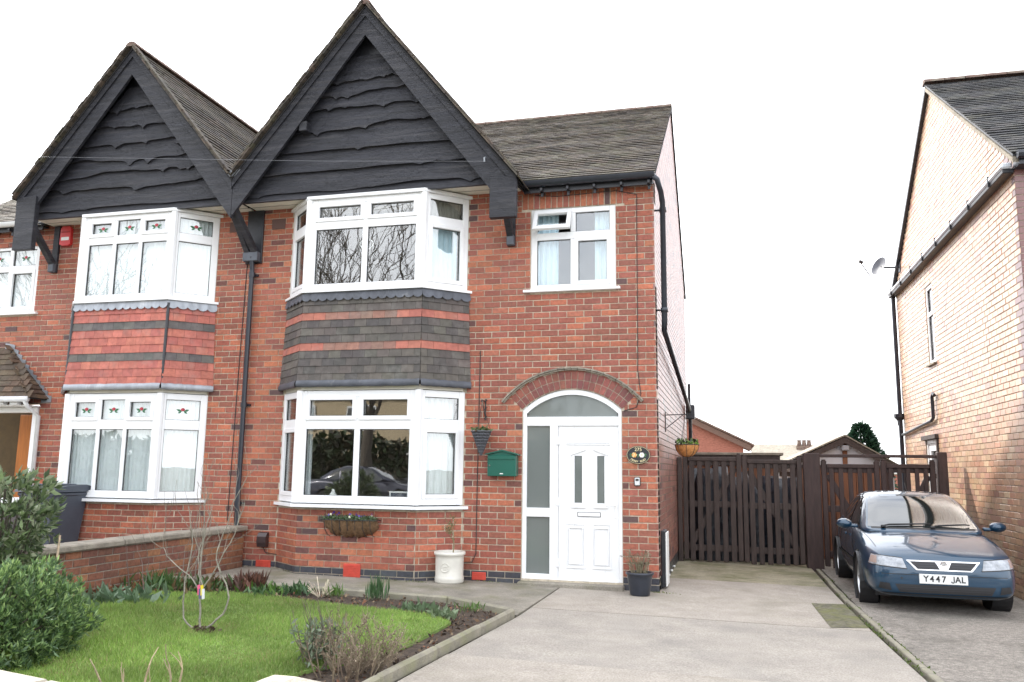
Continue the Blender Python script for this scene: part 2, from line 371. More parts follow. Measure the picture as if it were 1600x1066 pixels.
def lay_bricks(fr, L, z0, z1, opens, colfn, ulim=None, off=0.0, z_org=0.0):
    """list of (u0,u1,zc,k,colour); opens: list of functions z -> (u0,u1) or None"""
    res = []; k0 = int(round((z0-z_org)/CH)); k = k0
    while z_org + (k+1)*CH <= z1+.02:
        zc = z_org + k*CH + CH/2
        lo, hi = (0, L) if ulim is None else ulim(zc)
        ops = [o for o in (f(zc) for f in opens) if o]
        for s, e in free(lo, hi, ops):
            u = math.floor((s+off)/BL)*BL - off + (BL/2 if k % 2 else 0) - BL
            while u < e:
                a, b = max(u, s), min(u+BL, e)
                if b-a > .022: res.append((a+MJ/2, b-MJ/2, zc, k, colfn(a, zc, k)))
                u += BL
        k += 1
    return res
def build_bricks(parent, walls, m, key, colfn, limit=300, minsize=None):
    """walls: list of (frame, bricks). The largest in view become single parts, the rest one joined part."""
    cand = []
    for wi, (fr, bl) in enumerate(walls):
        for bi, b in enumerate(bl):
            if abs((b[1]-b[0]) - (BL-MJ)) < .004 and b[3] >= 2:
                p = fr.p((b[0]+b[1])/2, b[2]); d = p - CAMP
                f = abs(d.normalized().dot(fr.N))
                q = RC @ d
                if abs(q.x/q.z*1285) > 790 or abs(q.y/q.z*1285) > 525: continue
                if any(h(p) for h in HIDE): continue
                cand.append((f/d.length**2, wi, bi))
    cand.sort(reverse=True); single = set((a, b) for _, a, b in cand[:limit])
    g = G(); ms = brick_set(key, colfn, BL-MJ, m)
    for wi, (fr, bl) in enumerate(walls):
        rz = math.atan2(-fr.N.x, fr.N.y)
        for bi, (a, b, zc, k, col) in enumerate(bl):
            d = random.uniform(-.0015, .0015)
            if (wi, bi) in single:
                o = bpy.data.objects.new('brick', random.choice(ms)); COL.objects.link(o); o.parent = parent
                o.location = fr.p((a+b)/2, zc, d) - Vector(ORG[parent.name]); o.rotation_euler = (0,0,rz)
            else:
                g.hexa(fr.p((a+b)/2, zc, d-.03), fr.U*((b-a)/2), fr.Z*((CH-MJ)/2), fr.N*.03, 0, col, skip=())
    if g.V: mk('brick_field', g, m, parent, kind='stuff')
HIDE = []
def core(g, fr, L, z0, z1, rects, d0=-.22, d1=-.008):
    """mortar core of a wall as boxes round rectangular openings (u0,u1,z0,z1)"""
    us = sorted(set([0, L] + [x for r in rects for x in r[:2] if 0 < x < L])); zs = sorted(set([z0, z1] + [x for r in rects for x in r[2:] if z0 < x < z1]))
    for i in range(len(zs)-1):
        za, zb = zs[i], zs[i+1]; run = None
        for j in range(len(us)):
            blocked = j == len(us)-1 or any(r[0] < (us[j]+us[j+1])/2 < r[1] and r[2] < (za+zb)/2 < r[3] for r in rects)
            if not blocked and run is None: run = us[j]
            if blocked and run is not None: fr.box(g, run, us[j], za, zb, d0, d1); run = None

# ------------------------------------------------------------------ windows
def win(parent, fr, W, H, cols, v_bot, v_top, name='window', jamb=.07, depth=.07, openers=(), lowopen=(), gm=None, openlight=None, sill=True, mull=.075):
    """white window: cols = list of (u0,u1) glass columns; v_bot / v_top = glass heights of lower panes and top lights"""
    g = G(); f = fr.box; D0, D1 = -depth/2, depth/2
    f(g, 0, cols[0][0]-.0, 0, H, D0, D1, .006); f(g, cols[-1][1], W, 0, H, D0, D1, .006)
    f(g, cols[0][0], cols[-1][1], 0, v_bot[0], D0, D1-.002, .005); f(g, cols[0][0], cols[-1][1], v_bot[1], v_top[0], D0, D1-.004, .005)
    f(g, cols[0][0], cols[-1][1], v_top[1], H, D0, D1-.002, .005)
    for a, b in zip(cols[:-1], cols[1:]):
        for v in (v_bot, v_top): f(g, a[1], b[0], v[0], v[1], D0, D1-.003, .005)
    wn = mk(name, g, M_upvc, parent); gk = G()
    for ci, (a, b) in enumerate(cols):
        for row, v in enumerate((v_bot, v_top)):
            key = (ci, row); ins = 0.0
            if (row == 1 and ci in openers) or (row == 0 and ci in lowopen):
                ins = .038
                if key != openlight:
                    s = G(); e = .018
                    f(s, a-e, a+ins, v[0]-e, v[1]+e, D0+.01, D1+.014, .005); f(s, b-ins, b+e, v[0]-e, v[1]+e, D0+.01, D1+.014, .005)
                    f(s, a+ins, b-ins, v[0]-e, v[0]+ins, D0+.01, D1+.013, .005); f(s, a+ins, b-ins, v[1]-ins, v[1]+e, D0+.01, D1+.013, .005)
                    mk('sash', s, M_upvc, wn)
            if key == openlight: continue
            t = .006
            for (p, q, r, w_) in ((a+ins, a+ins+t, v[0]+ins, v[1]-ins), (b-ins-t, b-ins, v[0]+ins, v[1]-ins), (a+ins+t, b-ins-t, v[0]+ins, v[0]+ins+t), (a+ins+t, b-ins-t, v[1]-ins-t, v[1]-ins)):
                f(gk, p, q, r, w_, D0+.02, D1-.022)
            s = G(); f(s, a+ins+t, b-ins-t, v[0]+ins+t, v[1]-ins-t, -.004, .004)
            mk('pane', s, (gm[key] if isinstance(gm, dict) and key in gm else (gm if gm and not isinstance(gm, dict) else M_glass)), wn)
    mk('gasket', gk, M_gasket, wn)
    return wn
def curtain(label, fr, u0, u1, v0, v1, d, m, folds=9, amp=.018, gather=None, name='curtain', cat='curtain', group=None):
    g = G(); n = folds*8; ph = random.uniform(0, 6); vs = []
    rows = 6
    for j in range(rows+1):
        t = j/rows; v = v0+(v1-v0)*t
        for i in range(n+1):
            s = i/n; u = u0+(u1-u0)*s
            if gather: u = u0 + (u-u0)*(1+(gather-1)*(1-abs(2*t-.7)))
            dd = d + amp*math.sin(folds*2*math.pi*s+ph+.5*math.sin(3*t+5*s)) + amp*.5*math.sin(folds*3.7*math.pi*s+t)
            vs.append(fr.p(u, v, dd))
    W = n+1
    fs = [(j*W+i, j*W+i+1, (j+1)*W+i+1, (j+1)*W+i) for j in range(rows) for i in range(n)]
    g.add(vs, fs); return mk(name, g, m, None, smooth=True, label=label, cat=cat, group=group)

# ------------------------------------------------------------------ tiled slopes
def tile_slope(g, P, U, S, width, length, cols, tw=.165, ex=.10, inside=None, red=None):
    U, S = Vector(U).normalized(), Vector(S).normalized(); Nn = U.cross(S)
    if Nn.z < 0: Nn = -Nn
    P = Vector(P); nr = int(length/ex); nc = int(width/tw)+1
    for r in range(nr):
        sag = .006*math.sin(r*.7)
        for c in range(-1, nc):
            u0 = c*tw + (tw/2 if r % 2 else 0); u1 = u0+tw-.004; u0 = max(u0, 0); u1 = min(u1, width)
            if u1-u0 < .03: continue
            if inside and not inside(P + U*((u0+u1)/2) + S*(r*ex)): continue
            lift = random.uniform(.0, .006)
            col = jit(random.choice(cols), .11)
            a = P + U*u0 + S*(r*ex) + Nn*(.022+lift+sag); b = P + U*u1 + S*(r*ex) + Nn*(.022+lift+sag+random.uniform(-.002,.002))
            c2 = P + U*u1 + S*(r*ex+ex+.03) + Nn*(.008+sag); d2 = P + U*u0 + S*(r*ex+ex+.03) + Nn*(.008+sag)
            dn = -Nn*.014
            vs = [a, b, c2, d2, a+dn, b+dn]
            fs = [(0,1,2,3),(4,5,1,0),(4,0,3),(5,2,1)]
            if U.cross(S).z < 0: fs = [f[::-1] for f in fs]
            g.add(vs, fs, col)
def ridge_run(parent, P, U, n, r=.11, L=.32, m=None):
    U = Vector(U).normalized(); side = Vector((-U.y, U.x, 0))
    for i in range(n):
        g = G(); prof = []
        for e, (d, rr) in enumerate(((0, r), (L*.97, r*.97))):
            for k in range(9):
                a = math.pi*k/8; prof.append(Vector(P) + U*(i*L+d) + side*math.cos(a)*rr + Vector((0,0,1))*(math.sin(a)*rr*.75+random.uniform(-.002,.002)))
        g.add(prof, [(k, k+1, 9+k+1, 9+k) for k in range(8)] + [tuple(range(9)), tuple(range(17, 8, -1))])
        mk('ridge_tile', g, m or M_ridge, parent, fix=True)
ROOFC = [(.070,.056,.044),(.060,.049,.041),(.080,.063,.048),(.088,.069,.051),(.054,.046,.040),(.076,.066,.046)]
SLATE = [(.030,.031,.035),(.040,.040,.043),(.050,.047,.046),(.026,.027,.030)]

# ------------------------------------------------------------------ the pair of semi-detached houses
PX = -5.96                                # party line
def semi(side):
    main = side > 0
    c = dict(uL=.66, fL=1.17, fR=2.90, uR=3.39, A=1.985, zA=7.98, k=1.21, F=4.24, w0=4.287, w1=5.45) if main else \
        dict(uL=.60, fL=1.06, fR=2.66, uR=3.12, A=1.90, zA=7.83, k=1.20, F=3.80, w0=3.92, w1=5.08)
    W = 5.96
    h = thing('semi_detached_house', 'red brick semi with white arched front door and grey hung tiles on its bay' if main else 'red brick semi with red hung tiles on its bay and rose decals in its windows', 'house', (PX+side*3, 0, 0))
    X = lambda u: PX + side*u
    P = lambda u, y, z: Vector((X(u), y, z))
    fr = Fr((PX, 0, 0), (side, 0, 0), (0, -1, 0))
    base = -.12
    # ---- openings
    rects = [(c['uL']+.04, c['uR']-.04, .95, 2.56), (c['uL']+.04, c['uR']-.04, 3.88, 5.22), (c['w0'], c['w1'], 3.87, 5.01)]
    opens = [lambda z: (c['uL']-.0, c['uR']+.0) if z < 5.25 else None, lambda z: (c['w0'], c['w1']) if 3.85 < z < 5.02 else None]
    lint = lambda z: (c['w0']-.125, c['w1']+.115) if 5.0 < z < 5.25 else None
    if main: opens.append(lint)
    dc, dz, r1 = 5.96-1.105, 1.59, .93      # door arch centre, springing centre height, intrados radius
    if main:
        def arch(z):
            if z < .02: return None
            if z < 2.26: hw = .655
            elif z < 2.42: hw = (z-dz)*math.tan(R_(44.8))
            elif z < dz+1.17: hw = math.sqrt(1.17**2-(z-dz)**2)
            else: return None
            return (dc-hw, dc+hw)
        opens.append(arch); rects.append((dc-.655, dc+.655, .09, 2.26))
        for i in range(6):
            za, zb = 2.26+i*.26/6, 2.26+(i+1)*.26/6; hw = math.sqrt(max(0, r1**2-(za-dz)**2)); rects.append((dc-hw, dc+hw, za, zb))
    else: opens.append(lambda z: (3.62, 5.4) if z < 2.40 else None); rects.append((3.62, 5.4, .1, 2.40))
    g = G(); core(g, fr, W, base, 5.30, rects)
    # side gable wall and rear box
    frs = Fr((X(W), 0, 0), (0, 1, 0), (side, 0, 0)); DEP = 7.62
    wall = mk('wall', g, M_mortar, h); g = G()
    if main: core(g, Fr((X(W), .009, 0), (0, 1, 0), (side, 0, 0)), DEP-.009, base, 5.30, [], -.22, -.008)
    g.prism([(X(W)-side*.008, .009, 5.30), (X(W)-side*.008, DEP, 5.30), (X(W)-side*.008, DEP/2, 8.0)], (-side*.2, 0, 0))
    g.box(min(X(0), X(W)), max(X(0), X(W)), DEP-.2, DEP, base, 5.30)
    mk('flank_wall', g, M_dmortar, h)
    fb = lay_bricks(fr, W, -.083, 5.30, opens, red_col, off=.05)
    walls = [(fr, fb)]
    # bay dwarf wall
    pb = .40; q = [(c['uL']-.0, 0), (c['fL']+.01, -pb), (c['fR']-.01, -pb), (c['uR']+.0, 0)]
    def faces(pts, z=0):
        out = []
        for a, b in zip(pts[:-1], pts[1:]):
            A, B = P(a[0], a[1], z), P(b[0], b[1], z); U = (B-A).normalized(); Nn = Vector((U.y, -U.x, 0))
            if Nn.y > 0: Nn = -Nn
            out.append((Fr(A, U, Nn), (B-A).length))
        return out
    g = G(); g.prism([P(a, b+.010, base) for a, b in q], (0, 0, 1.05)); mk('bay_wall', g, M_mortar, h)
    for n, (f3, L3) in enumerate(faces(q)): walls.append((f3, lay_bricks(f3, L3, -.083, .93, [], red_col, off=.03*n)))
    build_bricks(h, walls, M_brick, 'red', red_noblue, 300)
    if main:
        sb = lay_bricks(frs, DEP, -.083, 7.95, [], red_col, ulim=lambda z: (0, DEP) if z < 5.3 else ((z-5.3)/2.7*DEP/2, DEP-(z-5.3)/2.7*DEP/2))
        g = G()
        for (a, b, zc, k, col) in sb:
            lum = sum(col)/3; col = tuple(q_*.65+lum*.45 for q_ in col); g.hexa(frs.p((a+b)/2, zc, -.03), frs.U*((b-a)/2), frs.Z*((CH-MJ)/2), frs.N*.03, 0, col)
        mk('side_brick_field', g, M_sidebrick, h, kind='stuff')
        # soldier course over the small window
        u = c['w0']-.12
        while u < c['w1']+.1:
            g = G(); fr.box(g, u+.004, u+.073, 5.014, 5.245, -.05, random.uniform(-.001,.003), .003, red_noblue(0,0,9)); mk('brick', g, M_brick, h); u += .081
    # ---- air bricks
    for (u, d, z0, w_, hh) in ([(.36, 0, .075, .23, .10), (3.54, 0, .045, .19, .10)] if main else [(.4, 0, .1, .22, .1)]):
        g = G(); fr.box(g, u, u+w_, z0, z0+hh, -.02, .012, .004)
        for i in range(4): fr.box(g, u+.01, u+w_-.01, z0+.014+i*.022, z0+.022+i*.022, .012, .017)
        mk('air_brick', g, M_red, h)
    if main:
        f3, L3 = faces(q)[1]; g = G(); u = .72; f3.box(g, u, u+.24, .055, .225, -.02, .014, .004)
        for i in range(7): f3.box(g, u+.01, u+.23, .07+i*.021, .08+i*.021, .014, .02)
        mk('air_brick', g, M_red, h)
    # high level grille bricks by the party bracket
    g = G(); fr.box(g, .30 if main else .2, .52 if main else .42, 4.98, 5.13, -.01, .006)
    mk('grille_brick', g, mat('grille_mat', (.12,.07,.06), .9), h)
    # ---- bay: windows, slabs, hung tiles
    p = .46; qp = [(c['uL'], 0), (c['fL'], -p), (c['fR'], -p), (c['uR'], 0)]
    def slab(z0, z1, e, m, name):
        pts = [(c['uL']-e*1.2, .0), (c['fL']-e*.45, -p-e), (c['fR']+e*.45, -p-e), (c['uR']+e*1.2, .0)]
        g = G(); g.prism([P(a, b, z0) for a, b in pts], (0, 0, z1-z0)); return mk(name, g, m, h)
    levels = [(1.00, 2.50, 'lower'), (3.905, 5.215, 'upper')]
    slab(.945, .985, .065, M_upvc, 'window_sill'); slab(3.865, 3.90, .06, M_upvc, 'window_sill')
    slab(2.51, 2.575, -.02, M_soffit, 'bay_ceiling'); slab(5.217, 5.26, .045, M_upvc, 'head_trim')
    for z0, z1, nm in levels:
        H = z1-z0
        vb, vt = ((.10, .98), (1.12, 1.41)) if nm == 'lower' else ((.085, .87), (1.00, 1.235))
        for n, (f3, L3) in enumerate(faces(qp, z0)):
            f3 = Fr(f3.p(0, 0, -.035), f3.U, f3.N)
            if n == 1:
                if main: cols = [(.115, L3/2-.04), (L3/2+.04, L3-.115)]; op = (0, 1); lo = ()
                else:
                    t = (L3-.22)/3; cols = [(.11+i*t+(.03 if i else 0), .11+(i+1)*t-(.03 if i < 2 else 0)) for i in range(3)]; op = (0, 2); lo = ()
            else: cols = [(.095, L3-.085)]; op = (); lo = (0,) if main else ()
            wn = win(h, f3, L3, H, cols, vb, vt, 'bay_window', openers=op, lowopen=lo, gm={(1,0): M_glassw, (1,1): M_glassw} if n == 1 and main else None)
            if not main: roses(wn, f3, cols, vt, op)
        # corner posts
        for a in ('fL', 'fR'):
            g = G(); g.tube([P(c[a], -p+.012, z0), P(c[a], -p+.012, z1)], .052, 8); mk('corner_post', g, M_upvc, h)
    # rooms behind the windows
    def room(u0, u1, z0, z1, y0, y1, name='room'):
        g = G(); a, b = X(u0), X(u1); v = [(a,y0,z0),(b,y0,z0),(b,y1,z0),(a,y1,z0),(a,y0,z1),(b,y0,z1),(b,y1,z1),(a,y1,z1)]
        g.add(v, [(0,1,2,3),(4,7,6,5),(3,2,6,7),(0,3,7,4),(1,5,6,2)]); mk(name, g, M_room, h)
    room(c['uL']-.3, c['uR']+.25, .3, 2.6, .21, 3.2); room(c['uL']-.3, c['uR']+.25, 3.0, 5.28, .21, 3.2); room(c['w0']-.2, c['w1']+.3, 3.0, 5.28, .21, 2.4)
    # hung tiles
    rows = 11 if main else 10; zb_, zt_ = 2.625, 3.80; rh = (zt_-zb_)/rows
    redrows = {2, 6} if main else {0,1,3,4,5,7,8,9}
    def grow(e): return [(c['uL']-e, 0), (c['fL']-e*.45, -p-e+.02), (c['fR']+e*.45, -p-e+.02), (c['uR']+e, 0)]
    g = G(); g.prism([P(a, b, 2.58) for a, b in grow(-.02)], (0, 0, 1.28)); mk('bay_cladding_board', g, M_dk, h)
    for r in range(rows):
        z = zt_-(r+1)*rh; e = .03+.045*(1-(z-zb_)/(zt_-zb_))**1.5
        for n, (f3, L3) in enumerate(faces(grow(e))):
            nt_ = max(3, int(round(L3/.172))); tw = L3/nt_; off = .5*tw if r % 2 else 0
            us = sorted(set([0, L3] + [off+i*tw for i in range(nt_+1) if .03 < off+i*tw < L3-.03]))
            for i in range(len(us)-1):
                if main:
                    if r in redrows: col = (.38,.13,.095) if (n == 1 and (us[i] < .3 or us[i+1] > L3-.35)) or n != 1 else random.choice([(.25,.13,.10),(.21,.125,.10),(.28,.14,.105)])
                    else: col = random.choice([(.085,.075,.068),(.100,.088,.078),(.075,.068,.064),(.112,.098,.085)])
                else: col = random.choice([(.42,.135,.10),(.40,.125,.098),(.45,.15,.11),(.37,.115,.092)]) if r in redrows else random.choice([(.10,.092,.088),(.12,.108,.10)])
                col = jit(col, .07); lf = random.uniform(0, .003)
                a, b = us[i]+.0015, us[i+1]-.0015
                v = [f3.p(a, z-.004, .014+lf), f3.p(b, z-.004, .014+lf+random.uniform(-.001,.001)), f3.p(b, z+rh+.02, -.002), f3.p(a, z+rh+.02, -.002), f3.p(a, z-.004, .001), f3.p(b, z-.004, .001)]
                g = G(); g.add(v, [(0,1,2,3),(4,5,1,0),(0,3,4),(1,5,2)], col); mk('hung_tile', g, M_hung, h)
    if not main:                            # black cover strips on the bay's corners
        for u_, y_ in grow(.07)[1:3]:
            g = G(); g.tube([P(u_, y_+.012, zb_-.02), P(u_, y_+.028, zt_+.02)], .022, 6); mk('corner_strip', g, M_blackpaint, h)
    # lead: scalloped apron under the upper sill, rolled apron over the lower window
    lead = M_dlead if main else M_lead
    for n, (f3, L3) in enumerate(faces(grow(.055))):
        g = G(); ns = max(3, int(L3/.125)); tops, bots = [], []
        for i in range(ns*8+1):
            u = L3*i/(ns*8); bots.append(f3.p(u, 3.775-.035*abs(math.sin(math.pi*i/8))**.6, .012+.004*math.sin(i*.9))); tops.append(f3.p(u, 3.872, -.012))
        m_ = len(bots); g.add(bots+tops, [(i, i+1, m_+i+1, m_+i) for i in range(m_-1)]); mk('lead_apron', g, lead, h, smooth=True)
    for n, (f3, L3) in enumerate(faces(grow(.075))):
        g = G(); vs = []; m_ = 17
        prof = [(2.655, .0), (2.635, .03), (2.60, .045), (2.565, .042), (2.545, .03), (2.55, .0)]
        for zz, d in prof:
            for i in range(m_): vs.append(f3.p(L3*i/(m_-1), zz+.003*math.sin(i*2.1+zz*40), d-.012))
        g.add(vs, [(j*m_+i, j*m_+i+1, (j+1)*m_+i+1, (j+1)*m_+i) for j in range(len(prof)-1) for i in range(m_-1)]); mk('lead_roll', g, lead, h, smooth=True)
    # ---- gable: boards, bargeboards, soffit
    A, zA, k, F = c['A'], c['zA'], c['k'], c['F']
    zo = lambda u: zA - k*abs(u-A)
    zi = lambda u: zA - .42 - (k+.075)*abs(u-A)
    g = G(); g.box(min(X(.03), X(F-.1)), max(X(.03), X(F-.1)), -.42, .0, 5.285, 5.30); mk('soffit', g, M_soffit, h)
    g = G(); lo_, hi_ = max(.04, A-(zA-.25-5.26)/k), min(F-.1, A+(zA-.25-5.26)/k)
    g.prism([P(lo_, -.405, 5.27), P(hi_, -.405, 5.27), P(A, -.405, zA-.2)], (0, .03, 0)); mk('gable_backing', g, M_blackpaint, h)
    z = 5.245; zs = [z, z+.115]; 
    while zs[-1] < zA-.75: zs.append(zs[-1] + random.uniform(.17, .33))
    for i in range(len(zs)-1):
        g = G(); z0, z1 = zs[i], zs[i+1]+.06; n = 56
        def lim(zq): d = (zA-.30-zq)/k; return max(.03, A-d), min(F-.12, A+d)
        ph = [random.uniform(0, 6) for _ in range(4)]; am = 0 if i == 0 else random.uniform(.004, .034); notch = [(random.uniform(.05,.95), random.uniform(.012,.05), random.uniform(-.02,.085)) for _ in range(random.randint(1,5))]
        tilt = random.uniform(-.05, .05) if i > 0 else 0
        fr_, bk = [], []
        a0, b0 = lim(z0); a1, b1 = lim(z1)
        if b1-a1 < .05: a1, b1 = A-.03, A+.03
        bot, top, bt = [], [], []
        for j in range(n+1):
            t = j/n
            wv = am*(math.sin(5*t+ph[0])+.5*math.sin(13*t+ph[1])+.25*math.sin(31*t+ph[2])) + tilt*(t-.5)
            if i > 0:
                for (c0, wd, dp) in notch: wv -= dp*math.exp(-((t-c0)/wd)**2)*(1 if (t < c0) else .45)
            bot.append(P(a0+(b0-a0)*t, -.482, z0+wv)); bt.append(P(a0+(b0-a0)*t, -.436, z0+wv)); top.append(P(a1+(b1-a1)*t, -.428, z1))
        m_ = n+1
        g.add(bot+top+bt, [(j, j+1, m_+j+1, m_+j) for j in range(n)] + [(2*m_+j, 2*m_+j+1, j+1, j) for j in range(n)]); mk('waney_board', g, M_black, h, fix=False)
    for s_ in (0, 1):
        g = G()
        if s_ == 0: poly = [(A, zA), (0.004, zo(0.004)), (0.004, zi(0.004)), (A, zi(A))]
        else: poly = [(A, zA), (F, zo(F)), (F, zo(F)-.12), (F-.34, zi(F-.34)), (A, zi(A))]
        g.prism([P(u, -.62, z_) for u, z_ in poly], (0, .045, 0)); mk('bargeboard', g, M_black, h)
        g = G()
        e = 0.004 if s_ == 0 else F+.01
        g.prism([P(A, -.645, zA+.02), P(e, -.645, zo(e)+.02), P(e, -.645, zo(e)-.13), P(A, -.645, zA-.14)], (0, .024, 0)); mk('verge_board', g, M_black, h)
        g = G(); e2 = 0.02 if s_ == 0 else F-.02
        g.prism([P(A, -.57, zA-.03), P(e2, -.57, zo(e2)-.03), P(e2, -.57, zo(e2)-.06), P(A, -.57, zA-.06)], (0, .6, 0)); mk('verge_soffit', g, M_blackpaint, h)
    g = G(); g.box(min(X(F-.36), X(F)), max(X(F-.36), X(F)), -.652, -.56, 4.72, zo(F)+.02, .006); mk('tail_board', g, M_black, h)
    # purlin stub
    g = G(); u_ = A-.98; g.box(min(X(u_), X(u_+.12)), max(X(u_), X(u_+.12)), -.6, -.40, 6.22, 6.36, .006); mk('purlin_end', g, M_black, h)
    # bracket under the tail board
    g = G(); ub = F-.22
    for (z0, y0, z1, y1) in ((4.62, -.05, 5.1, -.5),):
        a, b = P(ub, y0, z0), P(ub, y1, z1); d = b-a; g.hexa((a+b)/2, (.045,0,0), d/2, Vector((0,1,.9)).normalized()*.045, .006)
    g.box(X(ub)-.055, X(ub)+.055, -.045, .0, 4.5, 5.27, .006); mk('bracket', g, M_black, h)
    g = G(); g.box(X(ub)-.05, X(ub)+.05, -.11, -.02, 4.50, 4.64, .008); mk('bracket_foot', g, mat('grey_timber_mat', (.09,.10,.12), .6, var=.2), h)
    # ---- roofs
    roof = G()
    S1 = Vector((side*1, 0, k)).normalized(); S2 = Vector((-side*1, 0, k)).normalized()
    RY = DEP/2
    zr = lambda u: zA - k*abs(u-A)
    tile_slope(roof, P(0.0, -.70, zo(0)+.02), (0, 1, 0), S1, RY+.7, math.hypot(A, k*A), ROOFC)
    tile_slope(roof, P(F+.04, -.70, zo(F+.04)+.02), (0, 1, 0), S2, RY+.7, math.hypot(F-A, k*(F-A)), ROOFC)
    ez, ey = 5.30, -.16; rs = (8.02-ez)/(RY-ey)
    x0, x1 = (X(0), X(W)+.03) if main else (X(W)-.03, X(0))
    Sm = Vector((0, 1, rs)).normalized()
    tile_slope(roof, (x0, ey, ez+.03), (1, 0, 0), Sm, x1-x0, math.hypot(RY-ey, 8.02-ez), ROOFC if main else ROOFC, inside=lambda q: q.z > zA - k*abs((q.x-PX)*side-A) - .1)
    for s_, (ue, sg) in enumerate(((0.05, 1), (F+.02, -1))):      # tile ends showing along the verge
        Ls = math.hypot(abs(A-ue), k*abs(A-ue)); nn_ = int(Ls/.10); d_ = Vector((side*sg, 0, k)).normalized(); pn_ = Vector((-side*sg*k, 0, 1)).normalized()
        for i in range(nn_):
            for lay in range(2):
                p_ = P(ue, -.665-random.uniform(.0, .022), zo(ue)+.025) + d_*(i*.10+.05+.04*lay) + pn_*(.012+lay*.026)
                roof.hexa(p_, d_*.06, Vector((0, .05, 0)), (pn_ + d_*-.12)*.011, 0, jit(random.choice(ROOFC), .3))
    rf = mk('roof', roof, M_tile, h, kind='stuff')
    g = G()                                 # roof decks under the tiles
    g.prism([(x0, ey, ez-.02), (x1, ey, ez-.02), (x1, RY, 8.0), (x0, RY, 8.0)], (0, 0, .03))
    g.prism([(x0, DEP+.16, ez-.02), (x1, DEP+.16, ez-.02), (x1, RY, 7.99), (x0, RY, 7.99)], (0, 0, .03))
    g.prism([P(.002, -.66, zo(0)-.02), P(A, -.66, zA-.02), P(A, RY, zA-.02), P(.002, RY, zo(0)-.02)], (0, 0, .03))
    g.prism([P(F, -.66, zo(F)-.02), P(A, -.66, zA-.025), P(A, RY, zA-.025), P(F, RY, zo(F)-.02)], (0, 0, .03))
    mk('roof_deck', g, M_dk, h)
    ridge_run(rf, P(A, -.70, zA+.01), (0, 1, 0), 12, .10)
    if main: ridge_run(rf, (X(W)+.03, RY, 8.02), (-1, 0, 0), 12, .10)
    # valley lead between the gables
    if main:
        g = G(); g.prism([(PX-.15, -.655, 5.70), (PX+.13, -.655, 5.70), (PX+.04, -.655, 5.60), (PX-.05, -.655, 5.60)], (0, .9, 0)); mk('valley_lead', g, M_lead, h)
    # eaves: gutter, fascia, gutter brackets
    g = G(); ga, gb = (F-.02, W+.03)
    pr = []
    m_ = 9
    for u_ in (ga, gb):
        for i in range(m_):
            a = math.pi*i/(m_-1); pr.append(P(u_, -.20-.06*math.cos(a), 5.335-.075*math.sin(a)))
    g.add(pr, [(i, i+1, m_+i+1, m_+i) for i in range(m_-1)])
    mk('gutter', g, M_pipe if main else M_wpipe, h, smooth=True)
    g = G(); g.box(min(X(ga), X(W)), max(X(ga), X(W)), -.135, -.11, 5.20, 5.34); g.box(min(X(ga), X(W)), max(X(ga), X(W)), -.11, -.0, 5.252, 5.27); mk('fascia', g, M_blackpaint, h)
    for i in range(5):
        u_ = ga+.25+i*.36; g = G(); g.box(X(u_)-.018, X(u_)+.018, -.20, -.02, 5.20, 5.245, .004); g.box(X(u_)-.018, X(u_)+.018, -.12, -.10, 5.14, 5.21, .003); mk('rafter_end', g, M_blackpaint, h)
    # ---- small upstairs window
    f3 = Fr(fr.p(c['w0'], 3.87, -.06), fr.U, fr.N); L3 = c['w1']-c['w0']
    cols = [(.085, L3/2-.035), (L3/2+.035, L3-.085)] if main else [(.085, L3/2-.035), (L3/2+.035, L3-.085)]
    if side < 0: pass
    wn = win(h, f3, L3, 1.14, cols, (.075, .70), (.80, 1.065), 'window', openers=(0,) if main else (), lowopen=(1,) if main else (0,), openlight=(0, 1) if main else None, jamb=.06)
    if not main: roses(wn, f3, cols, (.80, 1.065), ())
    g = G(); fr.box(g, c['w0']-.09, c['w1']+.06, 3.835, 3.872, -.10, .06, .006); mk('window_sill', g, M_upvc, h)
    if main:                                # the top-hung light stands open
        a, b = cols[0]; hing = f3.p(0, 1.10, .035); ang = R_(28)
        Zt = Vector((0, -math.sin(ang), -math.cos(ang))); Nt = Vector((0, -math.cos(ang), math.sin(ang)))
        s = G(); hh = .335
        def tb(gg, u0, u1, v0, v1, d0, d1, ch=.005):
            cc = hing + f3.U*((u0+u1)/2) + Zt*((v0+v1)/2) + Nt*((d0+d1)/2)
            gg.hexa(cc, f3.U*((u1-u0)/2), Zt*((v1-v0)/2), Nt*((d1-d0)/2), ch)
        a -= .035; b += .02
        tb(s, a, a+.055, 0, hh, -.02, .03); tb(s, b-.055, b, 0, hh, -.02, .03); tb(s, a+.055, b-.055, 0, .055, -.02, .029); tb(s, a+.055, b-.055, hh-.055, hh, -.02, .029)
        so = mk('open_sash', s, M_upvc, wn)
        s = G(); tb(s, a+.055, b-.055, .055, hh-.055, -.002, .004, 0); mk('pane', s, M_glass, wn)
        s = G(); s.tube([f3.p(cols[0][0]+.02, .83, .02), hing + f3.U*(a+.03) + Zt*.25], .007, 5); s.tube([f3.p(cols[0][1]-.02, .83, .02), hing + f3.U*(b-.03) + Zt*.25], .007, 5)
        mk('window_stay', s, M_gasket, wn)
    return h, fr, c, X, P, faces, qp
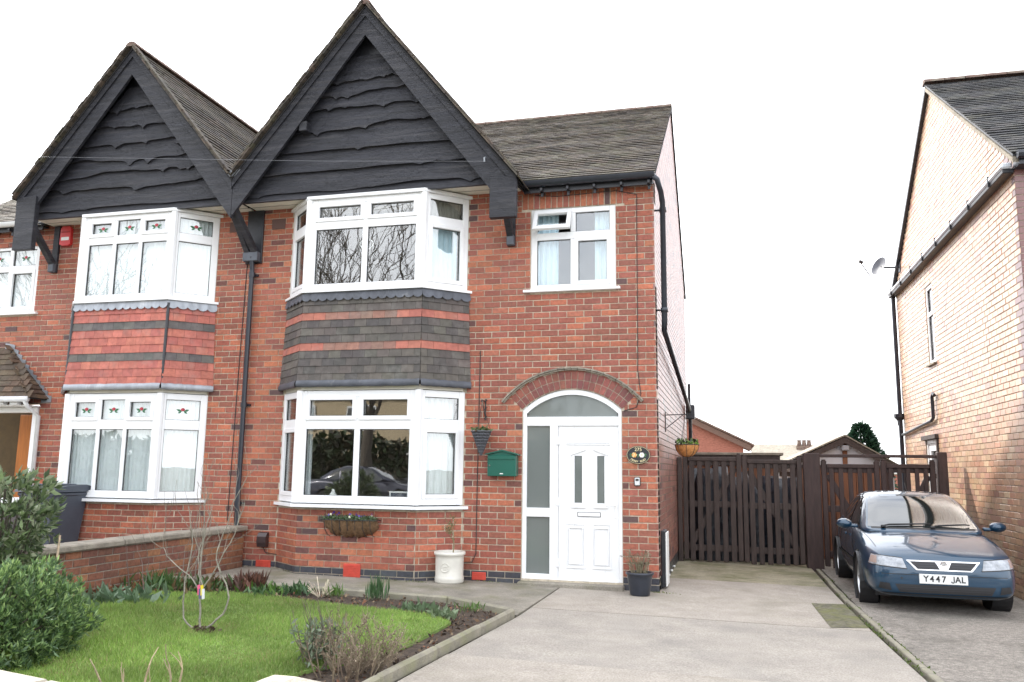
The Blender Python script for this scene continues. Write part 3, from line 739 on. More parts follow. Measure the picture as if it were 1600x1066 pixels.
def roses(wn, f3, cols, vt, op):
    """stained rose with leaves stuck to each top light"""
    g = G()
    for ci, (a, b) in enumerate(cols):
        cx, cz = (a+b)/2, (vt[0]+vt[1])/2-.005; s = .9
        for d in (-1, 1):
            for (l, th, w_) in ((.085, 20, .018), (.065, -28, .014)):
                t = R_(th); p0 = (cx+d*.012, cz-.012); dx, dz = d*math.cos(t), math.sin(t); px, pz = -dz, dx
                pts = [(p0[0], p0[1]), (p0[0]+dx*l*.5+px*w_, p0[1]+dz*l*.5+pz*w_), (p0[0]+dx*l, p0[1]+dz*l), (p0[0]+dx*l*.5-px*w_, p0[1]+dz*l*.5-pz*w_)]
                g.add([f3.p(x, z, .0065) for x, z in pts], [(0,1,2,3)], (.03,.14,.06))
        for (dx, r, cc) in ((0, .026, (.42,.03,.05)), (-.014, .018, (.34,.02,.04)), (.014, .018, (.50,.06,.08))):
            g.add([f3.p(cx+dx+r*math.cos(i*math.pi/4), cz+.014+r*math.sin(i*math.pi/4), .0075+abs(dx)*.05) for i in range(8)], [tuple(range(8))], cc)
    mk('rose_decal', g, M_lbl, wn)
HM, frM, cM, XM, PM, facesM, qpM = semi(1)
HL, frL, cL, XL, PL, facesL, qpL = semi(-1)

# ------------------------------------------------------------------ ground
def sheet(name, poly, dz, m, th=.05, parent=None):
    g = G(); g.prism([(x, y, gz(x)+dz-th) for x, y in poly], (0, 0, th)); return mk(name, g, m, parent, kind='structure' if parent is None else None)
g = G(); xs = [-600, -14, 9, 600]; ys = [-600, 600]
vs = [(x, y, gz(x)-.075) for y in ys for x in xs]; g.add(vs, [(i, i+1, 5+i, 4+i) for i in range(3)])
mk('ground', g, mat('ground_mat', (.13,.12,.09), .95, var=.3, scale=.5, bump=.5, bscale=20), kind='structure')
drv = sheet('driveway', [(-1.22, .02), (-1.22, -2.22), (-1.40, -5.2), (-1.45, -8.6), (2.40, -8.6), (2.30, -5), (2.13, 0), (2.08, 9), (.0, 9), (.0, .02)], -.012, M_dmortar)
for nm_, poly, m_, dz_ in (('slab', [(-1.215, -.0), (-1.215, -1.70), (2.165, -1.66), (2.13, 0), (2.105, 1.48), (.0, 1.48), (.0, -.0)], M_conc, 0), ('slab', [(-1.215, -1.715), (-1.215, -2.22), (-1.32, -4.10), (2.265, -4.06), (2.17, -1.675)], M_concg, -.002),
        ('slab', [(-1.325, -4.115), (-1.38, -5.2), (-1.43, -8.58), (2.38, -8.58), (2.285, -5), (2.267, -4.075)], M_conc, .001), ('slab', [(.0, 1.495), (2.104, 1.495), (2.085, 9), (.0, 9)], M_concb, -.001)):
    ORG[drv.name] = tuple(drv.location); sheet(nm_, poly, dz_, m_, .03, drv)
sheet('garden_path', [(-5.72, .25), (-5.72, -1.72), (-2.12, -1.74), (-1.25, -2.22), (-1.235, .02)], .0, M_conc2)
sheet('neighbour_drive', [(2.24, 9), (2.26, 0), (2.42, -5), (2.52, -8.6), (9, -8.6), (9, .3), (4.42, .5), (4.42, 9)], -.004, M_tarmac)
sheet('neighbour_path', [(-13.5, .25), (-13.5, -6), (-6.0, -6), (-6.0, .25)], -.02, M_conc2)
sheet('back_yard', [(0.0, 9.01), (9, 9.01), (9, 40), (-14, 40), (-14, 9.01)], -.01, M_conc)
sheet('soil_bed', [(-5.71, -1.84), (-2.15, -1.86), (-1.33, -2.3), (-1.50, -5.2), (-1.55, -7.1), (-5.71, -6.45)], .005, M_soil)
sheet('pavement', [(-40, -8.62), (-40, -11.2), (40, -11.2), (40, -8.62)], -.01, mat('paving_mat', (.24,.235,.225), .9, var=.2, scale=2, bump=.3))
sheet('front_verge', [(-40, -6.7), (-40, -8.61), (-1.56, -8.61), (-1.56, -7.6), (-5.8, -6.8)], -.012, M_conc2)
sheet('road', [(-60, -11.25), (-60, -17.5), (60, -17.5), (60, -11.25)], -.12, M_road, .1)
LAWN = [(-5.33, -2.7), (-4.55, -2.36), (-3.26, -2.52), (-2.48, -2.66), (-1.98, -2.72), (-1.68, -3.0), (-1.68, -3.9), (-1.72, -4.4), (-2.0, -5.0), (-2.3, -5.9), (-2.5, -6.9), (-5.5, -6.3), (-5.35, -4)]
sheet('lawn', LAWN, .03, M_turf, .04)
# kerb between the two drives: separate concrete edging stones
ke = thing('kerb', 'thin concrete kerb line between the two drives', 'kerb', (2.2, -2, 0)); del ke['label']; del ke['category']; ke['kind'] = 'structure'
y = -8.5; 
while y < 3.6:
    L = random.uniform(.80, .95); xa = 2.19 + (.0 if y > 0 else -y*.034); g = G()
    g.hexa((xa+random.uniform(-.006,.006), y+L/2, gz(2.2)-.02), (.030+random.uniform(-.004,.004),0,0), (.0-.034*L/2 if y < 0 else 0, L/2-.005, 0), (0,0,.03+random.uniform(0,.006)), .008)
    mk('kerb_stone', g, M_edge, ke); y += L
# mossy patch let into the drive
g = G(); n = 16; q = [(1.755, -.10), (2.13, .0), (2.165, -1.52), (1.80, -1.64)]
vs = []
for j in range(n+1):
    for i in range(9):
        s, t = i/8, j/n; a = Vector(q[0]).lerp(Vector(q[1]), s); b = Vector(q[3]).lerp(Vector(q[2]), s); p_ = a.lerp(b, t)
        e = min(i, 8-i, j, n-j) > 0
        vs.append((p_.x, p_.y, gz(p_.x)+.004+(abs(mnoise.noise(Vector((p_.x*9, p_.y*9, 3))))*.035 if e else 0)))
g.add(vs, [(j*9+i, (j+1)*9+i, (j+1)*9+i+1, j*9+i+1) for j in range(n) for i in range(8)])
mk('moss_patch', g, M_moss, kind='structure', smooth=True)
# garden edging: concrete lengths round the bed
ed = thing('garden_edging', 'x', 'x', (-2, -2, 0)); del ed['label']; del ed['category']; ed['kind'] = 'structure'
path = [(-5.7, -1.78), (-2.12, -1.80), (-1.28, -2.26), (-1.45, -5.2), (-1.5, -7.0)]
for a, b in zip(path[:-1], path[1:]):
    A, B = Vector((*a, gz(a[0]))), Vector((*b, gz(b[0]))); D = B-A; n = max(1, round(D.length/.9)); U = D.normalized(); Wd = Vector((-U.y, U.x, 0))
    for i in range(n):
        g = G(); c0 = A + D*((i+.5)/n) + Vector((0,0,.02+random.uniform(-.004,.004)))
        g.hexa(c0, U*(D.length/n/2-.004), Wd*.03, Vector((0,0,.055)), .018); mk('edging_stone', g, M_edge, ed)

# ------------------------------------------------------------------ front door, step, hood (right-hand semi)
dx0, dx1, dcx = PX+4.855-.655, PX+4.855+.655, PX+4.855
fd = Fr((dx0, .0, 0), (1, 0, 0), (0, -1, 0)); W_ = 1.31
g = G(); f = fd.box
f(g, 0, .055, .085, 2.26, -.10, -.02, .006); f(g, W_-.045, W_, .085, 2.26, -.10, -.02, .006)
f(g, .055, W_-.045, 2.045, 2.165, -.10, -.022, .006)
f(g, .365, .475, .085, 2.045, -.10, -.022, .006); f(g, .055, .365, .085, .155, -.10, -.024, .006); f(g, .055, .365, .87, .985, -.10, -.024, .006)
f(g, .475, W_-.045, .065, .10, -.10, -.01, .004)
# arched head
na = 20; a0 = math.asin(.655/.93)
for i in range(na):
    t0, t1 = -a0+2*a0*i/na, -a0+2*a0*(i+1)/na
    ps = [(dcx+.93*math.sin(t0), 1.59+.93*math.cos(t0)), (dcx+.93*math.sin(t1), 1.59+.93*math.cos(t1)), (dcx+.865*math.sin(t1), 1.59+.865*math.cos(t1)), (dcx+.865*math.sin(t0), 1.59+.865*math.cos(t0))]
    g.prism([(x, .022, z) for x, z in ps], (0, .075, 0))
f(g, .0, .055, 2.16, 2.30, -.099, -.0225); f(g, W_-.045, W_, 2.16, 2.30, -.099, -.0225)
dfm = mk('door_frame', g, M_upvc, HM)
g = G(); arc = [(dcx+.872*math.sin(-a0*.93+2*a0*.93*i/24), 1.59+.872*math.cos(-a0*.93+2*a0*.93*i/24)) for i in range(25)]
g.prism([(x, .055, max(z, 2.16)) for x, z in arc] + [(dx1-.05, .055, 2.16), (dx0+.05, .055, 2.16)], (0, .006, 0)); mk('pane', g, M_frost, dfm)
g = G(); f(g, .055, .365, .985, 2.045, -.06, -.054); mk('pane', g, M_frost, dfm)
g = G(); f(g, .055, .365, .155, .87, -.06, -.054); mk('pane', g, M_frost, dfm)
g = G()                                      # door leaf
LV = (.478, W_-.048)
lx0, lx1 = LV; cxl = (lx0+lx1)/2
li = [(cxl-.185-.055, cxl-.185+.045), (cxl+.105, cxl+.205)]
li = [(.695-.005, .79), (.985, 1.08)]
f(g, lx0, li[0][0], .10, 2.045, -.09, -.045, .004); f(g, li[0][1], li[1][0], 1.06, 1.66, -.09, -.045); f(g, li[1][1], lx1, .10, 2.045, -.09, -.045, .004)
f(g, li[0][0], li[1][1], .10, 1.06, -.09, -.045); f(g, li[0][0], li[1][1], 1.66, 2.045, -.09, -.045)
leaf = mk('door', g, M_upvc, HM)
g = G()
def mould(u0, u1, v0, v1, w_=.016, d=.014):
    f(g, u0, u1, v0, v0+w_, -.046, -.045+d, .004); f(g, u0, u1, v1-w_, v1, -.046, -.045+d, .004)
    f(g, u0, u0+w_, v0+w_, v1-w_, -.046, -.0452+d, .004); f(g, u1-w_, u1, v0+w_, v1-w_, -.046, -.0452+d, .004)
mould(lx0+.10, lx1-.10, 1.80, 1.84)
mould(lx0+.11, cxl-.04, .24, .80); mould(cxl+.05, lx1-.10, .24, .80); mould(lx0+.14, cxl-.07, .29, .75, .01, .02); mould(cxl+.08, lx1-.13, .29, .75, .01, .02)
for k, (a, b) in enumerate(li):
    f(g, a-.035, a, 1.02, 1.66, -.046, -.026, .005); f(g, b, b+.035, 1.02, 1.66, -.046, -.026, .005); f(g, a-.045, b+.045, .995, 1.02, -.046, -.022, .005)
    s_ = 1 if k == 0 else -1
    A_, B_ = (a-.05, 1.665), (b+.045, 1.735)
    if k == 1: A_, B_ = (a-.045, 1.735), (b+.05, 1.665)
    g.prism([fd.p(A_[0], A_[1], -.045), fd.p(B_[0], B_[1], -.045), fd.p(B_[0], B_[1]+.022, -.045), fd.p(A_[0], A_[1]+.022, -.045)], (0, -.02, 0))
mk('moulding', g, M_upvc, leaf)
for k, (a, b) in enumerate(li):
    g = G(); f(g, a, b, 1.02, 1.66, -.062, -.056); mk('pane', g, M_frost, leaf)
g = G(); f(g, .73, 1.03, .885, .945, -.046, -.036, .003); mk('letter_plate_surround', g, M_gasket, leaf)
g = G(); f(g, .737, 1.023, .892, .938, -.04, -.03, .004); mk('letter_plate', g, M_upvc, leaf)
g = G(); f(g, lx1-.055, lx1-.025, .87, 1.10, -.046, -.035, .004); g.tube([fd.p(lx1-.04, 1.04, -.035), fd.p(lx1-.04, 1.04, .01), fd.p(lx1-.15, 1.035, .015)], .009, 6)
f(g, lx1-.046, lx1-.034, .925, .945, -.036, -.033, .001, None); mk('handle', g, M_white, leaf)
g = G()
for v in (.25, 1.02, 1.80): f(g, lx0-.03, lx0+.012, v, v+.10, -.03, -.008, .004)
mk('hinge', g, M_upvc, leaf)
g = G(); f(g, -.02, W_+.02, -.03, .066, -.10, .14, .012); mk('door_step', g, M_conc2, HM)
g = G(); v = [(dx0-.1,.21,0.05),(dx1+.1,.21,.05),(dx1+.1,2.2,.05),(dx0-.1,2.2,.05),(dx0-.1,.21,2.6),(dx1+.1,.21,2.6),(dx1+.1,2.2,2.6),(dx0-.1,2.2,2.6)]
g.add(v, [(0,1,2,3),(4,7,6,5),(3,2,6,7),(0,3,7,4),(1,5,6,2)]); mk('hallway', g, M_room, HM)
# brick arch: two rings of headers and a tile drip course
for ring, (ra, rb) in enumerate(((.945, 1.052), (1.062, 1.168))):
    nb = 20
    for i in range(nb):
        t0, t1 = -a0+2*a0*(i+.06)/nb, -a0+2*a0*(i+.94)/nb; g = G(); d = random.uniform(-.002,.003)
        ps = [(ra, t0), (rb, t0), (rb, t1), (ra, t1)]
        g.prism([(dcx+r*math.sin(t), -.004-d, 1.59+r*math.cos(t)) for r, t in ps], (0, .08, 0), jit(random.choice([(.20,.065,.055),(.235,.075,.06),(.17,.06,.055),(.25,.085,.06)]), .1)); mk('arch_brick', g, M_brick, HM)
g = G()
ps = [(r, -a0+2*a0*i/24) for r in (.935, 1.172) for i in range(25)]
vs = [(dcx+r*math.sin(t), .006, 1.59+r*math.cos(t)) for r, t in ps]
g.add(vs, [(i, i+1, 26+i, 25+i) for i in range(24)]); mk('arch_mortar', g, M_mortar, HM)
for k, (rr, d0, th) in enumerate(((1.19, .035, .016), (1.212, .055, .02))):
    nb = 24; aa = a0+.10
    for i in range(nb):
        t0, t1 = -aa+2*aa*(i+.03)/nb, -aa+2*aa*(i+.97)/nb
        ps = [(rr-th/2, t0), (rr+th/2, t0), (rr+th/2, t1), (rr-th/2, t1)]
        g = G(); g.prism([(dcx+r*math.sin(t), -d0+random.uniform(-.003,.003), 1.59+r*math.cos(t)) for r, t in ps], (0, .09, 0)); mk('creasing_tile', g, M_stone if k else M_dmortar, HM)

# ------------------------------------------------------------------ pipes, cables and fittings on the pair
def strap(g, p, r, ax=(1,0,0)): g.lathe([(r, -.012), (r*1.25, -.012), (r*1.25, .012), (r, .012)], p, 10)
g = G(); pxx = PX+.05                         # rainwater pipe on the party line
g.tube([(pxx, -.10, 4.55), (pxx, -.07, 4.35), (pxx, -.065, .55)], .036, 10)
for z in (4.28, 2.35, .95): g.tube([(pxx, -.066, z-.035), (pxx, -.066, z+.035)], .047, 10); g.box(pxx-.075, pxx+.075, -.03, 0, z-.015, z+.015)
mk('downpipe', g, M_pipe, HM, smooth=False)
# party bracket below the valley
g = G(); g.box(PX-.10, PX+.17, -.035, -.0, 4.46, 5.28, .006); mk('bracket_board', g, M_blackpaint, HM)
for dx in (-.085, .085):
    a, b = Vector((PX+.03+dx*.7, -.06, 4.60)), Vector((PX+.0+dx*.2, -.56, 5.14)); g = G(); d = b-a; g.hexa((a+b)/2, (.042,0,0), d/2, Vector((0,1,.9)).normalized()*.045, .006); mk('bracket', g, M_black, HM)
g = G(); g.box(PX-.09, PX+.155, -.13, -.03, 4.48, 4.62, .008); mk('bracket_foot', g, MATS['grey_timber_mat'], HM)
# gutter outlet and pipe on the flank wall
g = G(); g.tube([(.0, -.2, 5.30), (.06, -.19, 5.24), (.10, -.10, 5.10), (.11, .05, 5.0), (.11, .07, 3.42), (.10, .12, 3.30), (.10, 6.9, 2.72), (.10, 7.0, 2.62), (.10, 7.0, .05)], .038, 10)
for y, z in ((.07, 4.9), (.07, 3.55)): g.tube([(.11, y, z-.03), (.11, y, z+.03)], .048, 10); g.box(0, .1, y-.012, y+.012, z-.01, z+.01)
mk('downpipe', g, M_pipe, HM, smooth=True)
g = G(); g.tube([(.09, 7.02, 3.3), (.09, 7.02, 3.28), (.09, 7.0, 2.6)], .03, 8); g.box(.02, .2, 6.85, 7.1, 2.55, 2.85, .02); mk('hopper', g, M_pipe, HM)
g = G(); g.tube([(-.02, .0, 3.05), (-.10, -.004, 3.06)], .001, 4)
g = G()                                       # black cable down the front
g.tube([(-2.36, -.008, 3.06), (-2.37, -.008, 1.2), (-2.37, -.008, .38), (-2.42, -.008, .27), (-2.60, -.008, .255)], .006, 6); mk('cable', g, M_gasket, HM)
g = G(); g.tube([(-.225, -.006, 5.12), (-.23, -.006, 3.9), (-.235, -.006, 2.75), (-.20, -.006, 2.45), (-.26, -.006, 2.28), (-.42, -.006, 2.235)], .005, 6)
g.tube([(-.225, -.006, 5.12), (-.5, -.006, 5.19), (-1.3, -.006, 5.17), (-1.6, -.006, 5.20)], .005, 6); mk('cable', g, M_gasket, HM)
g = G(); g.tube([(PX-.08, -.006, 4.45), (PX-.11, -.006, 2.9), (PX-.14, -.006, .7)], .006, 6); mk('cable', g, M_gasket, HL)
g = G(); g.box(.0, .055, .30, .70, .02, .72, .01); mk('meter_box', g, M_blackpaint, HM)
g = G(); g.box(.055, .075, .31, .69, .03, .70, .008); mk('meter_box_door', g, M_white, HM)
for i in range(4):
    g = G(); yy = .9+i*.55; g.box(.0, .03, yy, yy+.05, .03+i*.0, .055, .004); mk('pipe_clip', g, M_white, HM)

# left semi: alarm box, porch
a = thing('alarm_box', 'red burglar alarm box on brick wall under the left black gable', 'alarm box', (-9.36, -.03, 4.95))
g = G(); fa = Fr((-9.46, 0, 4.94), (1,0,0), (0,-1,0))
g.prism([(-9.46, 0, 4.96), (-9.45, 0, 5.22), (-9.42, 0, 5.25), (-9.29, 0, 5.25), (-9.26, 0, 5.22), (-9.25, 0, 4.96), (-9.30, 0, 4.935), (-9.41, 0, 4.935)], (0, -.055, 0)); mk('case', g, M_alarm, a)
g = G(); g.box(-9.43, -9.28, -.06, -.054, 5.02, 5.075, .003); mk('name_strip', g, M_white, a)
g = G(); g.box(-9.44, -9.27, -.062, -.05, 5.15, 5.165, .003); mk('seam', g, mat('alarm_dark_mat', (.3,.02,.02), .5), a)
# porch
ph = .26; pxr = -9.52
g = G(); RT = [(.10,.066,.042),(.085,.056,.038),(.12,.078,.05),(.07,.05,.036)]
Srt = Vector((-.85, 0, .86)).normalized()
apx = Vector((-10.45, 0, 3.30)); e0 = Vector((pxr+.10, -ph-.12, 2.46)); e1 = Vector((pxr+.10, 0, 2.46))
Sf = (apx - Vector((-10.45, -ph-.12, 2.46))).normalized()
tile_slope(g, (-13.0, -ph-.12, 2.46), (1,0,0), Sf, 3.62, 0.95, RT, inside=lambda q: q.x < pxr+.12-(q.y+ph+.12)*.93/ (ph+.12) + .05)
tile_slope(g, (pxr+.10, -ph-.12, 2.46), (0,1,0), Srt, ph+.12, 1.28, RT, inside=lambda q: q.x > pxr+.05-(q.y+ph+.12)*.93/(ph+.12))
pr_ = mk('porch_roof', g, M_tile, HL, kind='stuff')
g = G(); g.prism([(-13, -ph-.10, 2.45), (pxr+.08, -ph-.10, 2.45), (-10.45, 0, 3.27), (-13, 0, 3.32)], (0, 0, .02)); g.prism([(pxr+.08, -ph-.10, 2.45), (pxr+.08, 0, 2.45), (-10.45, 0, 3.27)], (0, 0, .02)); mk('porch_deck', g, M_dk, HL, fix=True)
for i in range(11):                            # stepped lead flashing up the brick courses
    z = 2.44+i*.083; x = pxr+.13-i*.0805; g = G(); g.prism([(x-.16, -.002, z-.03), (x+.03, -.002, z-.02), (x+.03, -.002, z+.075), (x-.05, -.002, z+.095), (x-.16, -.002, z+.11)], (0, -.010-.001*(i % 2), 0)); mk('step_flashing', g, M_lead, HL)
g = G(); g.tube([(-13, -ph-.14, 2.44), (pxr+.10, -ph-.14, 2.44)], .045, 10); g.tube([(pxr+.05, -ph-.14, 2.42), (pxr+.03, -ph-.06, 2.33), (pxr+.0, -.06, 2.2), (pxr+.0, -.06, .1)], .032, 10); mk('porch_gutter', g, M_wpipe, HL, smooth=True)
g = G()
for i in range(7): g.box(-9.66-i*.26-.14, -9.66-i*.26, -ph-.09, -ph+.0, 2.36, 2.43, .004)
g.box(-13, pxr-.03, -ph-.03, -.0, 2.345, 2.365, .004); mk('porch_fascia', g, M_upvc, HL)
g = G(); g.box(pxr-.15, pxr-.065, -.03, .06, .95, 2.34, .006); g.box(-11.36, pxr-.15, -.03, .06, .86, .95, .006); g.box(-11.36, pxr-.15, -.03, .06, 2.26, 2.34, .006); mk('porch_frame', g, M_upvc, HL)
g = G(); g.box(-11.36, pxr-.06, .0, .06, gz(-10)-.05, .86, .004, (.08,.07,.07)); mk('porch_base', g, M_brick, HL)
g = G(); g.box(-10.95, -10.10, 1.0, 1.05, .1, 2.3, .01); mk('porch_door', g, M_wood, HL)
g = G(); g.box(pxr-.09, pxr-.07, .07, 1.0, .1, 2.4); mk('porch_side', g, M_wood, HL)
g = G(); g.add([(-9.5,1.06,0),(-11.6,1.06,0),(-11.6,1.06,2.45),(-9.5,1.06,2.45)], [(0,1,2,3)]); mk('porch_back', g, mat('porch_brown_mat', (.085,.055,.02), .7, var=.2), HL)

# ------------------------------------------------------------------ curtains and things on the window ledges
fm = facesM(qpM); fl = facesL(qpL)
curtain('pale blue curtain in the canted right light of the grey-tiled bay, upstairs', fm[2][0], .10, .56, 3.98, 4.82, -.16, M_blue, 6)
curtain('beige curtain heading in the canted right top light of the upstairs grey-tiled bay', fm[2][0], .06, .62, 4.86, 5.19, -.14, M_beige, 11, .012)
curtain('white net drape in the canted right light of the grey-tiled bay, downstairs', fm[2][0], .10, .58, 1.02, 2.44, -.16, M_net, 6, .02)
curtain('narrow white curtain drawn aside at left of the grey-tiled bay, downstairs', fm[0][0], .30, .66, 1.02, 2.44, -.2, M_net, 5, .02)
curtain('pale curtain drawn aside at left of the grey-tiled bay, upstairs', fm[0][0], .1, .5, 3.95, 5.18, -.2, M_net, 5, .02)
fw = Fr((XM(cM['w0']), 0, 0), (1,0,0), (0,-1,0))
curtain('pale blue curtain hanging under the propped-open light of the small window', fw, .06, .36, 3.93, 4.98, -.16, M_blue, 4, .018)
curtain('pale blue curtain on the hinge side of the small window, away from the open light', fw, .86, 1.12, 3.93, 4.98, -.16, M_blue, 4, .018)
for nm, z0, z1 in (('downstairs', 1.02, 2.46), ('upstairs', 3.93, 5.19)):
    curtain('white pleated net curtain across the front of the red-tiled bay, '+nm, fl[1][0], .05, fl[1][1]-.05, z0, z1, -.12, M_net, 24, .014)
    curtain('white net curtain in the canted side light of the red-tiled bay, '+nm, fl[0][0], .05, fl[0][1]-.06, z0, z1, -.12, M_net, 9, .010)
    curtain('white net curtain in the far canted light of the red-tiled bay, '+nm, fl[2][0], .05, fl[2][1]-.06, z0, z1, -.12, M_net, 9, .010)
fw2 = Fr((XL(cL['w1']), 0, 0), (1,0,0), (0,-1,0))
curtain('white net curtain in the small upstairs window beside the left bracket', fw2, .05, 1.12, 3.93, 4.98, -.16, M_net, 12, .012)
# photo frame, white ornament, heart
a = thing('photo_frame', 'small white photo frame standing inside the downstairs bay window', 'photo frame', (-3.36, -.36, .99))
g = G(); x0, x1, z0, z1 = -3.47, -3.20, .99, 1.17; y0, y1 = -.36, -.34
g.box(x0, x0+.022, y0, y1, z0, z1, .003); g.box(x1-.022, x1, y0, y1, z0, z1, .003); g.box(x0+.022, x1-.022, y0, y1, z1-.022, z1, .003); g.box(x0+.022, x1-.022, y0, y1, z0, z0+.022, .003); mk('border', g, M_white, a)
g = G(); g.box(x0+.022, x1-.022, y0+.004, y1, z0+.022, z1-.022); mk('picture', g, mat('picture_mat', (.08,.09,.12), .3), a)
a = thing('ornament', 'small white lantern ornament inside the downstairs bay window', 'ornament', (-4.28, -.36, .99))
g = G(); g.lathe([(.0,0),(.045,0),(.05,.02),(.045,.05),(.055,.08),(.05,.12),(.03,.15),(.02,.17),(.022,.185),(0,.20)], (-4.28, -.36, .99), 14); mk('body', g, M_white, a, smooth=True)
g = G(); pts = []
for i in range(41):
    t = 2*math.pi*i/40; pts.append((-3.93+.0062*16*math.sin(t)**3, -.385, 4.53+.0062*(13*math.cos(t)-5*math.cos(2*t)-2*math.cos(3*t)-math.cos(4*t))))
g.tube(pts, .009, 6, cap=False); g.tube([(-3.93, -.385, 4.57), (-3.93, -.385, 5.1)], .002, 4); mk('hanging_heart', g, M_white, None, smooth=True, label='white wire heart hanging behind the mullion of the upstairs bay window', cat='decoration')

# ------------------------------------------------------------------ small things on the front wall
a = thing('letter_box', 'dark green steel letter box with pitched lid on the wall beside the white door', 'letter box', (-2.0, -.06, 1.38))
g = G(); g.box(-2.20, -1.81, -.125, -.005, 1.385, 1.66, .006); mk('body', g, M_green, a)
g = G(); g.prism([(-2.225, -.145, 1.66), (-2.00, -.145, 1.71), (-1.785, -.145, 1.66), (-1.785, -.145, 1.675), (-2.00, -.145, 1.728), (-2.225, -.145, 1.675)], (0, .143, 0)); g.prism([(-2.20, -.12, 1.655), (-1.81, -.12, 1.655), (-2.0, -.12, 1.712)], (0, .11, 0)); mk('lid', g, M_green, a)
g = G(); g.box(-2.185, -1.825, -.135, -.125, 1.60, 1.65, .004); mk('flap', g, M_green, a)
g = G(); g.lathe([(0,-.004),(.012,-.004),(.012,0)], (-2.17, -.126, 1.52), 10, ax='y'); mk('lock', g, M_chrome, a)
g = G(); g.box(-2.03, -1.985, -.127, -.124, 1.412, 1.424); mk('badge', g, M_white, a)
# cone wall basket on a bracket
a = thing('wall_basket', 'grey wicker cone basket hanging on an iron bracket above the green letter box', 'hanging basket', (-2.27, -.16, 1.70))
g = G(); cx, cy = -2.27, -.19
for i in range(9):
    t = i/8; r = .012+.118*t; z = 1.66+.30*t
    g.tube([(cx+r*math.cos(2*math.pi*k/18), cy+r*math.sin(2*math.pi*k/18), z+.006*(k % 2)) for k in range(19)], .011, 5, cap=False)
for k in range(18): g.tube([(cx+.012*math.cos(k*.349), cy+.012*math.sin(k*.349), 1.66), (cx+.13*math.cos(k*.349), cy+.13*math.sin(k*.349), 1.97)], .006, 4)
g.lathe([(.0,1.63),(.008,1.66),(.115,1.95),(0,1.95)], (cx, cy, 0), 14); mk('basket', g, M_wicker, a)
g = G(); g.tube([(cx, -.0, 2.40), (cx, -.02, 2.40), (cx, -.02, 2.12)], .009, 6); g.tube([(cx, -.02, 2.36), (cx, -.19, 2.38), (cx, -.215, 2.35)], .008, 6); g.tube([(cx, -.02, 2.16), (cx, -.08, 2.22), (cx, -.15, 2.36)], .006, 6)
for z in (2.14, 2.26, 2.36): g.tube([(cx-.02, -.012, z), (cx+.025, -.03, z+.03)], .006, 5)
mk('bracket', g, M_gasket, a)
g = G()
for k in range(3): t = k*2.09+.4; g.tube([(cx, cy, 2.33), (cx+.125*math.cos(t), cy+.125*math.sin(t), 1.97)], .003, 4)
mk('chain', g, M_gasket, a)
# oval house sign
a = thing('house_sign', 'oval black house sign with gold lettering and two painted flowers', 'sign', (-.24, -.02, 1.56))
g = G(); prof = [(0,-.022),(.96,-.022),(1.0,-.016),(1.0,-.004),(0,-.004)]; g.lathe([(r*.15, h) for r, h in prof], (-.24, 0, 1.675), 40, ax='y', sx=1, sy=.77); mk('plate', g, M_slate, a, fix=True)
g = G(); g.tube([(-.24+.143*math.cos(t*math.pi/24), -.0225, 1.675+.108*math.sin(t*math.pi/24)) for t in range(49)], .0022, 4, cap=False); mk('rim', g, M_gold, a)
text_mesh('number', '275', .062, a, M_gold, (-.24, -.0232, 1.743), (R_(90), 0, 0), .0008)
# the road name follows the lower rim
word = 'DERBY ROAD'
for i, chh in enumerate(word):
    if chh == ' ': continue
    t = (i-(len(word)-1)/2)/(len(word)-1)*1.62; px_, pz_ = .108*math.sin(t)/.85, -.083*math.cos(t)
    text_mesh('letter', chh, .036, a, M_gold, (-.24+px_*.9, -.0232, 1.675+pz_), (R_(90), -t*.55, 0), .0008)
def flower(cx, cz, c1, c2, n=6, r=.030):
    g = G()
    for k in range(n):
        t = 2*math.pi*k/n; x, z = cx+.018*math.cos(t), cz+.018*math.sin(t)
        g.add([(x+.016*math.cos(q*math.pi/4), -.0235-.0003*k, z+.016*math.sin(q*math.pi/4)) for q in range(8)], [tuple(range(8))[::-1]], c1 if k % 2 else c2)
    g.add([(cx+.011*math.cos(q*math.pi/4), -.0256, cz+.011*math.sin(q*math.pi/4)) for q in range(8)], [tuple(range(8))[::-1]], (.75,.6,.3))
    mk('painted_flower', g, M_lbl, a)
flower(-.29, 1.675, (.62,.30,.07), (.75,.50,.25)); flower(-.195, 1.675, (.75,.75,.72), (.80,.70,.66))
g = G()
for (x, z, t) in ((-.335,1.685,.5),(-.33,1.66,-.5),(-.245,1.68,0),(-.24,1.66,1.2),(-.15,1.685,-.4),(-.155,1.66,.5)):
    g.add([(x+.022*math.cos(t), -.0233, z+.022*math.sin(t)), (x-.008*math.sin(t), -.0233, z+.008*math.cos(t)), (x-.022*math.cos(t), -.0233, z-.022*math.sin(t)), (x+.008*math.sin(t), -.0233, z-.008*math.cos(t))], [(0,1,2,3)], (.05,.16,.06))
mk('painted_leaf', g, M_lbl, a)
a = thing('key_safe', 'small grey and white key safe under the oval house sign', 'key safe', (-.255, -.02, 1.29))
g = G(); g.box(-.295, -.215, -.03, -.003, 1.285, 1.40, .012); mk('case', g, M_gasket, a)
g = G(); g.box(-.286, -.224, -.042, -.028, 1.295, 1.39, .008); mk('cover', g, mat('silver_plastic_mat', (.62,.63,.64), .35), a)
g = G(); g.box(-.275, -.235, -.046, -.04, 1.35, 1.378, .003); mk('dial', g, M_gasket, a)
